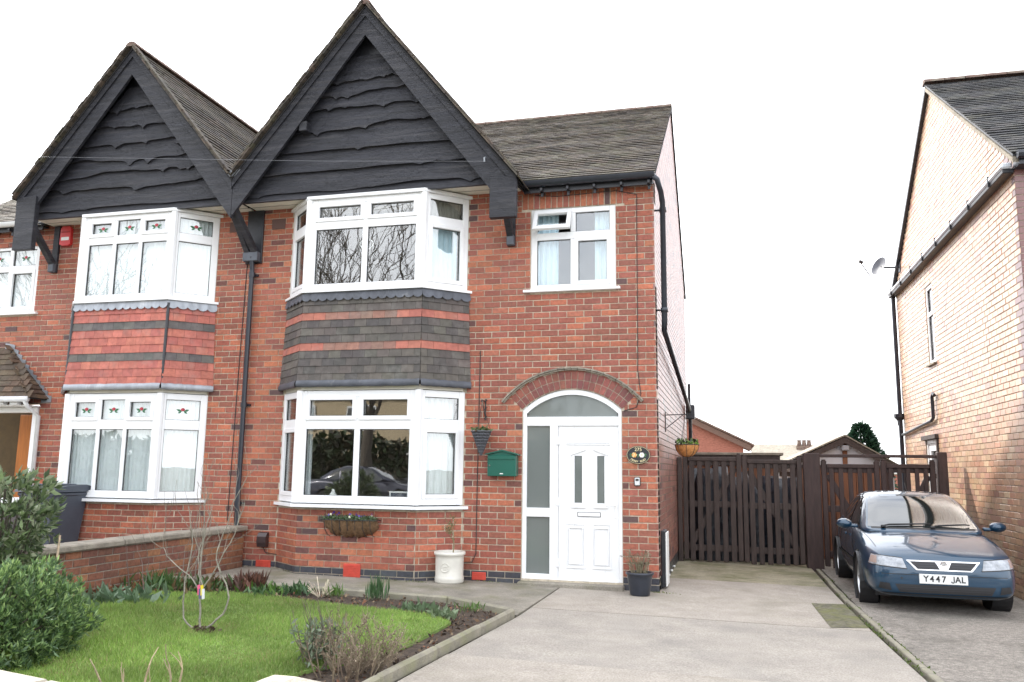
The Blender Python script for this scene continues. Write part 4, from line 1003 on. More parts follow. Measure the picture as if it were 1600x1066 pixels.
# brown service box low on the wall by the bay
a = thing('service_box', 'brown plastic service box on the brick wall between party wall and bay', 'service box', (-5.49, -.05, .36))
g = G(); g.prism([(-5.56, -.0, .36), (-5.56, -.07, .36), (-5.56, -.09, .42), (-5.56, -.085, .50), (-5.56, -.05, .55), (-5.56, -.0, .56)], (.14, 0, 0)); mk('hood', g, mat('brown_plastic_mat', (.045,.03,.03), .35), a)
g = G(); g.tube([(-5.49, -.03, .36), (-5.45, -.02, .28), (-5.2, -.012, .25), (-5.2, -.02, .24)], .006, 5); mk('lead', g, M_gasket, a)
# coir trough on the bay wall
a = thing('wall_trough', 'coir lined wire wall trough with violas under the bay window', 'planter', (-3.96, -.5, .56))
g = G(); x0, x1 = -4.34, -3.57; n = 22; vs = []
for i in range(n+1):
    t = i/n; x = x0+(x1-x0)*t; b = .012*math.sin(i*2.4)+.010*math.sin(i*5.1); e = 1-.45*abs(2*t-1)**5
    for j in range(8):
        q = math.pi*j/14; r = (.155+b)*e; vs.append((x, -.41-r*math.cos(q), .80-(.18+b+.05*(1-abs(2*t-1)**2))*e*math.sin(q)))
g.add(vs, [(i*8+j, i*8+j+1, (i+1)*8+j+1, (i+1)*8+j) for i in range(n) for j in range(7)] + [tuple(range(8)), tuple(range(n*8+7, n*8-1, -1)), ] + [(i*8, (i+1)*8, (i+1)*8+7, i*8+7) for i in range(n)])
mk('coir_liner', g, M_coir, a, smooth=True, fix=True)
g = G()
for z, d in ((.795, .175),): g.tube([(x0-.01, -.405, z), (x0-.01, -.41-d*.7, z), (x0+.08, -.41-d, z), (x1-.08, -.41-d, z), (x1+.01, -.41-d*.7, z), (x1+.01, -.405, z)], .006, 5)
for i in range(7): x = x0+.06+i*.108; g.tube([(x, -.41-.172, .795), (x, -.41-.15, .68), (x, -.41-.06, .595), (x, -.41, .58)], .005, 4)
mk('wire_frame', g, M_gasket, a)
TROUGH = a
def leaves(name, pts, size, cols, parent, asp=.45, up=.5, m=None, kind=None, jitter=.35, fold=.25, label=None, cat=None, dirs=None):
    pts = np.asarray(pts, float); n = len(pts)
    d = rng.normal(size=(n,3)) if dirs is None else dirs + rng.normal(size=(n,3))*jitter
    d[:,2] += up; d /= np.linalg.norm(d, axis=1)[:,None]
    q = rng.normal(size=(n,3)); s = np.cross(d, q); s /= np.linalg.norm(s, axis=1)[:,None]+1e-9; nn = np.cross(s, d)
    L = size*rng.uniform(.6, 1.25, n)[:,None]; Wd = L*asp*.5
    V = np.stack([pts, pts+d*L*.5+s*Wd+nn*L*fold*.3, pts+d*L, pts+d*L*.5-s*Wd+nn*L*fold*.3], 1)
    c = np.array(cols)[rng.integers(0, len(cols), n)]*rng.uniform(.75, 1.2, (n,1))
    return npmesh(name, V, None, c, m or M_leaf, parent, kind, label, cat)
GREEN = [(.06,.12,.03),(.08,.15,.04),(.045,.09,.03),(.10,.17,.06)]
pts = np.stack([rng.uniform(-4.33, -3.58, 700), -.41-rng.uniform(0, .17, 700), .79+rng.uniform(0, .05, 700)], 1)
leaves('foliage', pts, .035, [(.10,.16,.08),(.13,.19,.11),(.08,.13,.05)], TROUGH, .5, .6)
pts = np.stack([rng.uniform(-4.3, -3.6, 30), -.43-rng.uniform(0, .15, 30), .84+rng.uniform(0, .03, 30)], 1)
leaves('blooms', pts, .035, [(.10,.05,.30),(.6,.6,.45),(.14,.08,.35)], TROUGH, .9, .3)
th = rng.uniform(0, 6.28, 160); rr = .12*np.sqrt(rng.uniform(0, 1, 160))
leaves('foliage', np.stack([-2.27+rr*np.cos(th), -.19+rr*np.sin(th), 1.955+rng.uniform(0, .05, 160)], 1), .05, GREEN+[(.2,.1,.05)], bpy.data.objects['wall_basket'], .5, .5)
# half-globe basket on the flank wall
a = thing('hanging_basket', 'orange coir hanging basket on a wall bracket above the gate', 'hanging basket', (.28, 3.0, 1.75))
cx, cy, cz = .30, 1.35, 1.85
g = G(); g.lathe([(.0,-.17),(.06,-.165),(.11,-.13),(.15,-.07),(.165,0),(.15,0),(0,-.01)], (cx, cy, cz), 24); mk('coir_liner', g, M_orange, a, smooth=True)
g = G(); g.tube([(cx+.167*math.cos(t*math.pi/12), cy+.167*math.sin(t*math.pi/12), cz) for t in range(25)], .005, 5, cap=False)
for k in range(8): t = k*math.pi/4; g.tube([(cx+.168*math.cos(t)*s, cy+.168*math.sin(t)*s, cz+h) for s, h in ((1,0),(.91,-.07),(.67,-.133),(.36,-.167),(0,-.174))], .004, 4)
for k in range(3): t = k*2.09; g.tube([(cx+.165*math.cos(t), cy+.165*math.sin(t), cz), (cx-.02, cy, cz+.40)], .003, 4)
mk('wire_frame', g, M_gasket, a)
g = G(); g.tube([(.0, cy, cz+.42), (cx+.02, cy, cz+.43)], .007, 5); g.tube([(.0, cy, cz+.22), (cx-.05, cy, cz+.42)], .006, 5); g.box(0, .012, cy-.012, cy+.012, cz+.18, cz+.46); mk('bracket', g, M_gasket, a)
th = rng.uniform(0, 6.28, 170); rr = .15*np.sqrt(rng.uniform(0, 1, 170))
leaves('foliage', np.stack([cx+rr*np.cos(th), cy+rr*np.sin(th), cz+rng.uniform(0, .06, 170)], 1), .055, [(.14,.26,.04),(.10,.2,.05),(.04,.05,.03)], a, .5, .5)
# white planter with a young bare shrub
a = thing('white_planter', 'round white glazed planter with a small bare shrub below the bay', 'plant pot', (-2.63, -.30, gz(-2.6)))
z0 = gz(-2.6); c0 = (-2.63, -.30, z0)
g = G(); g.lathe([(0,0),(.178,0),(.186,.02),(.184,.035),(.188,.045),(.186,.06),(.184,.075),(.178,.09),(.180,.20),(.181,.30),(.182,.335),(.198,.345),(.203,.36),(.200,.385),(.185,.388),(.175,.37),(.170,.33),(0,.33)], c0, 36); mk('pot', g, M_cream, a, smooth=True)
g = G(); g.tube([(-2.63+.055*math.cos(t*math.pi/12)-.0, -.30-.181*math.cos(.055*math.cos(t*math.pi/12)/.181)-.002, z0+.20+.055*math.sin(t*math.pi/12)) for t in range(25)], .005, 5, cap=False)
g.tube([(-2.63, -.484, z0+.165), (-2.63, -.484, z0+.235)], .005, 5); g.tube([(-2.655, -.482, z0+.21), (-2.605, -.482, z0+.21)], .004, 5); mk('emblem', g, M_cream, a)
g = G(); g.lathe([(.0,.345),(.17,.335)], c0, 20); mk('soil', g, M_soil, a)
def twigs(g, p, d, L, r, depth, spread=.6, ratio=.72, n=2, up=.15, col=None, sides=5, seg=3, wig=.12, rmin=.0015):
    p = Vector(p); d = Vector(d).normalized(); pts = [p]; rs = [r]
    for i in range(seg):
        d = (d + Vector((random.gauss(0,wig), random.gauss(0,wig), random.gauss(0,wig)+up*.3))).normalized(); p = p + d*(L/seg); pts.append(p); rs.append(max(rmin, r*(1-.4*(i+1)/seg)))
    g.tube(pts, rs, sides if r > .01 else 4, col, cap=False)
    if depth <= 0: return
    for k in range(n + (random.random() < .4)):
        i = random.randint(1, seg); ax = d.orthogonal().normalized(); ax.rotate(Matrix.Rotation(random.uniform(0, 6.28), 3, d))
        nd = (d + ax*spread*random.uniform(.6, 1.3) + Vector((0,0,up))).normalized()
        twigs(g, pts[i] if k else pts[-1], nd, L*ratio*random.uniform(.75, 1.15), rs[i]*.62, depth-1, spread, ratio, n, up, col, sides, seg, wig, rmin)
g = G(); twigs(g, (-2.58, -.30, z0+.33), (.1, 0, 1), .20, .011, 4, .6, .72, 2, .3, (.26,.22,.13)); mk('shrub', g, M_twig, a)
ps = [v for v in g.V if v[2] > z0+.5]; ps = np.array(ps)[rng.integers(0, len(ps), 160)]
leaves('foliage', ps, .03, [(.18,.18,.06),(.14,.15,.05)], a, .4, .3)
# dark pot
z0 = gz(-.2); c0 = (-.205, -.33, z0)
a = thing('dark_planter', 'dark glazed pot with a dry lavender beside the front door', 'plant pot', c0)
g = G(); g.lathe([(0,0),(.115,0),(.12,.02),(.145,.18),(.152,.235),(.168,.245),(.170,.27),(.150,.272),(.145,.24),(0,.24)], c0, 32); mk('pot', g, M_dkpot, a, smooth=True)
g = G()
for k in range(60):
    t = random.uniform(0, 6.28); r0 = random.uniform(0, .1); s = random.uniform(.3, .9); g.tube([(c0[0]+r0*math.cos(t), c0[1]+r0*math.sin(t), z0+.24), (c0[0]+(r0+.05*s)*math.cos(t), c0[1]+(r0+.05*s)*math.sin(t), z0+.36), (c0[0]+(r0+.12*s)*math.cos(t), c0[1]+(r0+.12*s)*math.sin(t), z0+random.uniform(.40, .50))], [.004,.003,.002], 4, jit((.20,.17,.11), .2), cap=False)
mk('stems', g, M_twig, a)
ps = np.array(g.V)[rng.integers(0, len(g.V), 420)]; leaves('foliage', ps, .045, [(.15,.15,.09),(.20,.19,.12),(.16,.11,.08)], a, .25, .6)

# ------------------------------------------------------------------ neighbouring house on the right
RX, RY0, RD = 4.40, .45, 7.65; zb = gz(RX)-.08; RYM = RY0+RD/2-.05
h = thing('neighbour_house', 'pale orange brick house with dark quoins, slate roof and satellite dish on its flank', 'house', (RX+3, RY0, gz(RX)))
frr = Fr((RX, RY0, 0), (0, 1, 0), (-1, 0, 0))
WZ = [(4.55, 5.05, 3.42, 4.83), (4.85, 5.75, .0, 2.10)]
g = G(); core(g, Fr((RX, RY0+.009, 0), (0,1,0), (-1,0,0)), RD-.009, zb, 5.35, WZ)
g.prism([(RX+.008, RY0+.009, 5.35), (RX+.008, RY0+RD, 5.35), (RX+.008, RYM, 8.10)], (.2, 0, 0))
g.box(RX+.01, 14, RY0+.008, RY0+.22, zb, 5.35); g.box(RX+.2, 14, RY0+RD-.2, RY0+RD, zb, 5.35); mk('wall', g, mat('buff_mortar_mat', (.40,.34,.27), .95, var=.25, scale=14, bump=.5, bscale=160), h)
bl = lay_bricks(frr, RD, zb, 8.1, [lambda z: (WZ[0][0], WZ[0][1]) if WZ[0][2] < z < WZ[0][3] else None, lambda z: (WZ[1][0], WZ[1][1]) if z < WZ[1][3] else None], tan_col,
    ulim=lambda z: (0, RD) if z < 5.35 else ((z-5.35)/2.75*RD/2+.02, RD-(z-5.35)/2.75*RD/2-.02), z_org=zb)
frf = Fr((RX, RY0, 0), (1, 0, 0), (0, -1, 0))
bf = lay_bricks(frf, 3, zb, 5.35, [], lambda u, z, k: jit((.16,.055,.05)) if u < .2 else red_noblue(u, z, k), z_org=zb)
build_bricks(h, [(frr, bl), (frf, bf)], mat('tan_brick_mat', attr=True, rough=.30, var=.15, scale=26, bump=.12, bscale=90, spec=.9), 'tan', lambda u, z, k: jit(random.choice(TAN)), 300)
f = frr.box
f3 = Fr(frr.p(WZ[0][0], WZ[0][2], -.05), frr.U, frr.N)
win(h, f3, .5, 1.41, [(.06, .44)], (.07, .86), (.94, 1.34), 'window')
g = G(); f(g, WZ[0][0]-.06, WZ[0][1]+.06, 3.385, 3.42, -.05, .05, .005); mk('window_sill', g, M_stone, h)
g = G(); f(g, WZ[1][0], WZ[1][0]+.07, 0, 2.1, -.10, -.02, .004); f(g, WZ[1][1]-.07, WZ[1][1], 0, 2.1, -.10, -.02, .004); f(g, WZ[1][0]+.07, WZ[1][1]-.07, 2.03, 2.1, -.10, -.02, .004)
f(g, WZ[1][0]+.07, WZ[1][1]-.07, -.1, 1.15, -.08, -.04); f(g, WZ[1][0]+.07, WZ[1][0]+.2, 1.15, 2.03, -.08, -.04); f(g, WZ[1][1]-.2, WZ[1][1]-.07, 1.15, 2.03, -.08, -.04); f(g, WZ[1][0]+.2, WZ[1][1]-.2, 1.90, 2.03, -.08, -.04)
dr = mk('side_door', g, M_upvc, h); g = G(); f(g, WZ[1][0]+.2, WZ[1][1]-.2, 1.15, 1.90, -.065, -.06); mk('pane', g, M_glass, dr)
g = G(); f(g, WZ[1][0]-.1, WZ[1][1]+.1, 2.10, 2.18, -.02, .06, .005); f(g, WZ[1][0]-.08, WZ[1][0]-.01, 0, 2.10, -.02, .03); mk('door_hood', g, M_gate, h)
g = G(); g.box(RX+.25, RX+.27, RY0+.3, RY0+RD-.3, zb, 5.3); mk('interior', g, M_dk, h)
# gutter ledge along the gable's foot, brackets, rainwater pipe
g = G(); f(g, -.02, RD+.10, 5.20, 5.26, -.0, .13, .01); mk('ledge_soffit', g, M_blackpaint, h)
g = G(); f(g, -.04, RD+.12, 5.26, 5.335, .02, .15, .02); mk('ledge_gutter', g, mat('pale_gutter_mat', (.62,.66,.72), .3, var=.1), h)
for i in range(8):
    g = G(); u = .5+i*.98; f(g, u, u+.018, 5.20, 5.345, .0, .158, .003); mk('gutter_bracket', g, M_blackpaint, h)
g = G(); g.tube([frr.p(RD-.02, 5.22, .06), frr.p(RD-.02, 2.8, .06), frr.p(RD-.05, .0, .06)], .045, 10); g.tube([frr.p(RD+.08, 3.3, .05), frr.p(RD+.08, 2.75, .05)], .035, 8)
g.lathe([(.05,-.12),(.05,-.02),(.11,.05),(.11,.12)], tuple(frr.p(RD, 2.60, .07)), 10); mk('downpipe', g, M_pipe, h)
g = G(); g.tube([frr.p(RD-.1, 2.28, .05), frr.p(4.95, 2.42, .05), frr.p(4.80, 2.46, .05), frr.p(4.80, 2.82, .05), frr.p(4.72, 2.88, .05), frr.p(4.62, 2.84, .05)], .03, 8); mk('waste_pipe', g, M_pipe, h)
# roof
g = G(); rs = Vector((0, RYM-RY0+.22, 2.80)).normalized()
tile_slope(g, (RX-.08, RY0-.22, 5.38), (1,0,0), rs, 5.2, math.hypot(RYM-RY0+.22, 2.80), SLATE, tw=.2, ex=.115); rf = mk('roof', g, M_tile, h, kind='stuff')
g = G(); g.prism([(RX-.06, RY0-.2, 5.35), (14, RY0-.2, 5.35), (14, RYM, 8.15), (RX-.06, RYM, 8.15)], (0,0,.03)); g.prism([(RX-.06, RY0+RD+.2, 5.35), (14, RY0+RD+.2, 5.35), (14, RYM, 8.15), (RX-.06, RYM, 8.15)], (0,0,.029)); mk('roof_deck', g, M_blackpaint, h)
ridge_run(rf, (RX-.08, RYM, 8.19), (1,0,0), 12, .11)
for s_ in (0, 1):                                # verge undercloak on the gable edge
    e = (RX-.065, RY0-.2, 5.33) if s_ == 0 else (RX-.065, RY0+RD+.2, 5.33)
    g = G(); g.prism([e, (RX-.065, RYM, 8.13), (RX-.065, RYM, 8.06), (e[0], e[1], e[2]-.06)], (.07, 0, 0)); mk('verge', g, M_blackpaint if s_ else M_stone, h)
g = G(); g.tube([(RX-.03, RY0-.26, 5.35), (14, RY0-.26, 5.35)], .055, 8); g.box(RX, 14, RY0-.22, RY0-.0, 5.24, 5.33); mk('gutter', g, M_pipe, h)
# satellite dish
a = thing('satellite_dish', 'grey satellite dish on the pale brick gable, arm pointing over the drive', 'satellite dish', (RX-.3, 7.3, 5.7))
dc_ = Vector((RX-.40, 7.55, 5.78)); dn = Vector((-.80, -.50, .30)).normalized()
g = G(); e1 = dn.orthogonal().normalized(); e2 = dn.cross(e1); vs = []
for j in range(6):
    r = .19*j/5
    for k in range(20): t = 2*math.pi*k/20; vs.append(dc_ + (e1*math.cos(t)+e2*math.sin(t)*1.08)*r - dn*(.06*(1-(j/5)**2)))
g.add(vs, [(j*20+k, j*20+(k+1)%20, (j+1)*20+(k+1)%20, (j+1)*20+k) for j in range(5) for k in range(20)]); mk('dish', g, mat('dish_grey_mat', (.11,.115,.135), .5, var=.1), a, smooth=True)
g = G(); g.tube([dc_-e2*.27, dc_+dn*.38-e2*.1], .012, 6); g.hexa(dc_+dn*.40-e2*.08, dn*.05, e1*.03, e2*.03, .008); mk('feed_arm', g, M_pipe, a)
g = G(); g.tube([dc_-dn*.06, dc_+Vector((.14,0,-.04)), (RX, 7.5, 5.72)], .02, 6); g.box(RX-.02, RX, 7.42, 7.58, 5.62, 5.82); mk('wall_mount', g, M_pipe, a)

# ------------------------------------------------------------------ gates
GY = 3.85
def slat_gate(label, x0, x1, top, m, n, post_l=True, post_r=True, dark=None, gap=.045, rise=0, brace=1):
    a = thing('timber_gate', label, 'gate', ((x0+x1)/2, GY, gz(x0)), 'side gates between the houses')
    zg = gz((x0+x1)/2)+.04
    for xx in (x0+.04, x1-.04):
        g = G(); g.box(xx-.04, xx+.04, GY-.035, GY+.035, zg, zg+top+.08, .008); g.box(xx-.03, xx+.03, GY-.03, GY+.03, zg+top+.08, zg+top+.10, .006); mk('stile', g, m, a)
    for z in (zg+.14, zg+.86, zg+top-.11):
        g = G(); g.box(x0+.08, x1-.08, GY+.0, GY+.05, z, z+.10, .006); mk('rail', g, m, a)
    g = G(); g.box(x0+.08, x1-.08, GY-.045, GY+.03, zg+top-.035, zg+top+.03, .008); mk('capping_rail', g, m, a)
    A, B = (Vector((x0+.1, GY+.024, zg+.20)), Vector((x1-.1, GY+.024, zg+top-.15)))
    if brace < 0: A, B = Vector((x1-.1, GY+.024, zg+.20)), Vector((x0+.1, GY+.024, zg+top-.15))
    d = B-A; g = G(); g.hexa((A+B)/2, d/2, Vector((0,.02,0)), Vector((-d.z,0,d.x)).normalized()*.045, .004); mk('brace', g, m, a)
    wd = (x1-x0-.16)/n
    for i in range(n):
        g = G(); xa = x0+.08+i*wd+gap/2*wd/.15; xb = x0+.08+(i+1)*wd-gap/2*wd/.15; zz = zg-.02+random.uniform(-.008, .008)
        g.box(xa, xb, GY-.03, GY-.004, zz, zg+top-.03, .004); mk('slat', g, m, a)
    return a
slat_gate('dark brown slatted gate leaf hinged at the red brick house', .10, 1.06, 1.66, M_gate, 6, gap=.055)
slat_gate('dark brown slatted gate leaf hinged on the wide middle post', 1.075, 2.02, 1.64, M_gate, 6, gap=.055, brace=-1)
slat_gate('red-brown slatted gate leaf behind the car, hinged on the wide middle post', 2.32, 3.20, 1.60, M_gate2, 5, gap=.075, brace=-1)
slat_gate('red-brown slatted gate leaf behind the car, against the pale brick house', 3.22, 4.02, 1.62, M_gate2, 5, gap=.075)
for lab, xa, xb, zt in (('slim gate post against the red brick flank wall', .0+.01, .085, 1.72), ('wide dark gate post between the two pairs of gates', 2.04, 2.30, 1.80), ('dark gate post beside the pale brick flank wall', 4.05, 4.19, 1.83)):
    g = G(); g.box(xa, xb, GY-.08, GY+.08, gz(xa)-.05, zt, .01); mk('gate_post', g, M_gate2 if xa > 1 else M_gate, None, label=lab, cat='post')
g = G(); g.box(2.30, 4.05, GY-.02, GY+.05, 1.735, 1.785, .006); mk('gate_beam', g, M_gate2, None, label='thin dark beam across the top of the gates behind the car', cat='beam')
# tall sacks added as dark backing to hide the bright wall; then sheds
for i in range(9):
    x = .28+i*.205; yy = GY+.45+random.uniform(0, .25); g = G(); w_, hh = random.uniform(.2,.3), random.uniform(1.25, 1.62)
    pts = []
    for j in range(7):
        t = j/6
        for k in range(10):
            an = 2*math.pi*k/10; r = w_*(1-.5*t**3)*(1+.18*math.sin(k*3+j*2+i)); pts.append((x+r*math.cos(an), yy+r*.8*math.sin(an), gz(x)+hh*t))
    g.add(pts, [(j*10+k, j*10+(k+1)%10, (j+1)*10+(k+1)%10, (j+1)*10+k) for j in range(6) for k in range(10)] + [tuple(range(60, 70))])
    mk('backing_sack', g, M_tarp, None, smooth=True, label='crumpled black plastic sack added as dark backing behind the slatted gates', cat='sack', group='sacks behind the gates')
a = thing('lean_to_store', 'flat-roofed timber store with dark fascia behind the left gates', 'shed', (.95, 6.2, 0))
g = G(); g.box(.02, 1.75, 6.0, 8.0, -.03, 1.72, .01); mk('wall', g, M_shed, a)
g = G(); g.box(-.0, 1.86, 5.85, 8.1, 1.80, 1.85, .006); mk('roof', g, M_stone, a)
g = G(); g.box(.0, 1.80, 5.88, 5.92, 1.62, 1.80, .006); mk('fascia', g, M_gate, a)
a = thing('brown_shed', 'red-brown boarded shed seen through the gates behind the car', 'shed', (3.0, 5.6, 0))
x = 2.1
while x < 3.55:
    g = G(); g.box(x, x+.115, 5.5, 5.53, -.03, 1.58+.0*x, .004); mk('board', g, M_shed, a); x += .122
g = G(); g.box(2.05, 3.62, 5.53, 7.2, -.03, 1.56); mk('body', g, M_gate2, a)
g = G(); g.box(2.0, 3.66, 5.42, 7.3, 1.58, 1.63, .01); mk('roof', g, M_gate2, a)
# white garage with black and white gable
a = thing('white_garage', 'white rendered garage with dark timber gable behind the gates', 'garage', (3.2, 9.3, 0))
ax, az, gy = 3.36, 2.30, 9.2
g = G(); g.prism([(1.95, gy, -.05), (4.35, gy, -.05), (4.35, gy, 1.66), (ax, gy, az-.08), (1.95, gy, 1.55)], (0, 5, 0)); mk('wall', g, M_render, a)
for s_, xe, ze in ((0, 1.70, 1.50), (1, 4.65, 1.50)):
    g = G(); g.prism([(ax, gy-.22, az-.02), (xe, gy-.22, ze), (xe, gy-.22, ze-.13), (ax, gy-.22, az-.16)], (0, .05, 0)); mk('bargeboard', g, M_gate, a)
    g = G(); g.prism([(ax, gy-.24, az), (xe-.02*(1-2*s_), gy-.24, ze+.02), (xe, gy-.24, ze+.05), (ax, gy-.24, az+.035)], (0, 5.3, 0)); mk('roof', g, M_stone, a)
g = G(); g.box(ax-.05, ax+.05, gy-.04, gy+.0, 1.2, az-.15, .004); mk('post', g, M_shed, a)
g = G(); g.box(1.95, 4.35, gy-.035, gy, 1.40, 1.50, .004); mk('tie_beam', g, M_gate, a)
g = G(); g.box(ax-.08, ax+.08, gy-.20, gy-.04, 1.98, 2.10, .01); g.box(ax-.06, ax+.06, gy-.24, gy-.19, 1.99, 2.08, .004); mk('floodlight', g, mat('lamp_grey_mat', (.3,.3,.32), .4), a)
# bungalow beyond
a = thing('far_bungalow', 'red brick bungalow gable with brown verge beyond the garden', 'house', (-1.5, 20, 0))
g = G(); g.prism([(-6, 20, -.1), (1.35, 20, -.1), (1.35, 20, 2.45), (-2.2, 20, 4.2), (-6, 20, 2.3)], (0, 8, 0)); mk('wall', g, mat('far_brick_mat', (.30,.115,.08), .85, var=.35, scale=10, stretch=(1,1,2.5)), a)
for xe, ze, s_ in ((1.62, 2.42, 1), (-6.0, 2.3, -1)):
    g = G(); g.prism([(-2.2, 19.8, 4.27), (xe, 19.8, ze), (xe, 19.8, ze-.20), (-2.2, 19.8, 4.05)], (0, .06, 0)); mk('bargeboard', g, mat('far_verge_mat', (.13,.075,.055), .7), a)
    g = G(); g.prism([(-2.2, 19.75, 4.36), (xe+.1*s_, 19.75, ze+.04), (xe+.1*s_, 19.75, ze-.02), (-2.2, 19.75, 4.28)], (0, 8.4, 0)); mk('roof', g, M_ridge, a)
a = thing('distant_house', 'distant grey roof with a chimney stack over the garden wall', 'house', (4, 45, 0))
g = G(); g.prism([(2.2, 42, 1.6), (9.5, 42, 1.6), (9.5, 46, 3.2), (2.2, 46, 3.2)], (0, .1, .1)); g.box(2.3, 9.4, 42.6, 49, -.1, 1.75); mk('roof', g, M_stone, a)
g = G(); g.box(5.0, 6.0, 45.2, 46.0, 2.5, 3.2, .02); mk('chimney', g, M_ridge, a)
for i in range(3):
    g = G(); g.lathe([(.13,0),(.15,.05),(.12,.3),(.14,.38),(.1,.38)], (5.2+i*.3, 45.6, 3.2), 10); mk('chimney_pot', g, M_ridge, a)
# wall of the rear gardens closing the view
a = thing('garden_wall', 'low brick garden wall far behind the gates', 'wall', (3, 26, 0))
g = G(); g.box(-14, 16, 27, 27.2, -.3, 1.45); mk('wall', g, MATS['far_brick_mat'], a); g = G(); g.box(-14, 16, 26.96, 27.24, 1.45, 1.52, .01); mk('coping', g, M_stone, a)

# ------------------------------------------------------------------ the parked car (local: x across, y back from the nose, z up)
M_paint = mat('metallic_blue_paint', (.003,.035,.076), .35, metal=.30, var=.06, scale=3, coat=1.0, spec=.5, cior=1.5)
M_cglass = mat('car_glass_mat', (.012,.016,.016), .02, spec=.8, coat=1.0, cior=1.5)
M_tyre = mat('tyre_mat', (.018,.018,.019), .8, var=.2, scale=20, bump=.3)
M_alloy = mat('alloy_mat', (.52,.53,.55), .3, metal=.8)
M_trim = mat('black_trim_mat', (.014,.014,.016), .5)
M_lens = mat('headlamp_mat', (.30,.32,.35), .10, spec=.6, coat=.6, var=.45, scale=16)
M_amber = mat('amber_mat', (.34,.26,.23), .15, coat=.6)
M_plate = mat('plate_white_mat', (.70,.71,.70), .4)
def make_car(label, group, paint, loc, rz, sc, detail=True):
    car = thing('parked_car', label, 'car', (0,0,0), group); ORG[car.name] = (0,0,0)
    L = 4.48
    #        y     wid   zb    zwaist zshould ztop  wtop
    st = [(0.00, .520, .26, .36, .46, .520, .30), (0.02, .640, .215, .36, .52, .585, .44), (.07, .735, .19, .38, .60, .665, .56), (.16, .795, .18, .42, .66, .725, .62), (.34, .832, .175, .47, .70, .775, .66),
          (.62, .850, .17, .50, .745, .835, .68), (.95, .855, .17, .52, .79, .885, .69), (1.28, .856, .17, .53, .83, .925, .70), (1.9, .857, .17, .53, .87, .945, .70), (2.7, .857, .17, .53, .89, .955, .70), (3.4, .852, .18, .53, .91, .965, .69),
          (3.9, .835, .20, .53, .92, .985, .66), (4.25, .79, .24, .52, .90, .985, .60), (4.42, .72, .28, .50, .80, .90, .52), (4.48, .60, .34, .48, .66, .72, .42)]
    g = G(); nst = len(st); ring = []
    for (y, w_, zb_, zw, zs, zt, wt) in st:
        half = [(0, zb_), (w_*.72, zb_), (w_*.94, zb_+.035), (w_*.985, (zb_+zw)/2), (w_, zw), (w_*.992, (zw*1.2+zs*.8)/2), (w_*.955, zs), (wt+(.955*w_-wt)*.35, zs+(zt-zs)*.72), (wt*.62, zt-.006), (0, zt)]
        full = [(x, y, z) for x, z in half] + [(-x, y, z) for x, z in half[-2:0:-1]]
        ring.append(full)
    n = len(ring[0]); g.V = [v for r in ring for v in r]
    g.F = [(i*n+k, i*n+(k+1)%n, (i+1)*n+(k+1)%n, (i+1)*n+k) for i in range(nst-1) for k in range(n)] + [tuple(range(n)), tuple(range((nst-1)*n+n-1, (nst-1)*n-1, -1))]
    g.C = [None]*len(g.F)
    body = mk('body', g, paint, car, smooth=True, fix=True)
    def apply(o, cutters=()):
        m1 = o.modifiers.new('s', 'SUBSURF'); m1.levels = m1.render_levels = 2
        for cut in cutters: b = o.modifiers.new('b', 'BOOLEAN'); b.operation = 'DIFFERENCE'; b.object = cut; b.solver = 'EXACT'
        dg = bpy.context.evaluated_depsgraph_get(); me = bpy.data.meshes.new_from_object(o.evaluated_get(dg)); o.modifiers.clear(); o.data = me
        me.polygons.foreach_set('use_smooth', [True]*len(me.polygons))
    cuts = []
    for yy in (.87, 3.50):
        for s in (-1, 1):
            q = G(); q.lathe([(0,-.14),(.345,-.14),(.345,.14),(0,.14)], (s*.80, yy, .305), 28, ax='x'); cuts.append(mk('cut', q, M_trim, None, org=(0,0,0), fix=True))
    apply(body, cuts)
    for q in cuts: bpy.data.objects.remove(q)
    bvh = BVHTree.FromPolygons([v.co for v in body.data.vertices], [p.vertices[:] for p in body.data.polygons])
    # cabin
    cs = [(1.02, .66, .885, .60, .90), (1.20, .745, .90, .68, .955), (1.55, .765, .91, .655, 1.155), (1.92, .77, .92, .605, 1.345), (2.25, .772, .93, .585, 1.395), (2.75, .772, .935, .58, 1.40), (3.15, .765, .94, .565, 1.355), (3.55, .74, .955, .60, 1.19), (3.95, .67, .97, .60, 1.0)]
    g = G(); ring = []
    for (y, wb, zb_, wt, zt) in cs:
        half = [(0, zb_-.06), (wb*.98, zb_-.06), (wb, zb_), (wb+(wt-wb)*.5, zb_+(zt-zb_)*.55), (wt, zt-.05*(zt-zb_)-.012), (wt*.80, zt-.004), (0, zt+.012)]
        ring.append([(x, y, z) for x, z in half] + [(-x, y, z) for x, z in half[-2:0:-1]])
    n = len(ring[0]); g.V = [v for r in ring for v in r]
    g.F = [(i*n+k, i*n+(k+1)%n, (i+1)*n+(k+1)%n, (i+1)*n+k) for i in range(len(cs)-1) for k in range(n)] + [tuple(range(n)), tuple(range((len(cs)-1)*n+n-1, (len(cs)-1)*n-1, -1))]; g.C = [None]*len(g.F)
    cab = mk('cabin', g, paint, car, smooth=True, fix=True); apply(cab)
    bvc = BVHTree.FromPolygons([v.co for v in cab.data.vertices], [p.vertices[:] for p in cab.data.polygons])
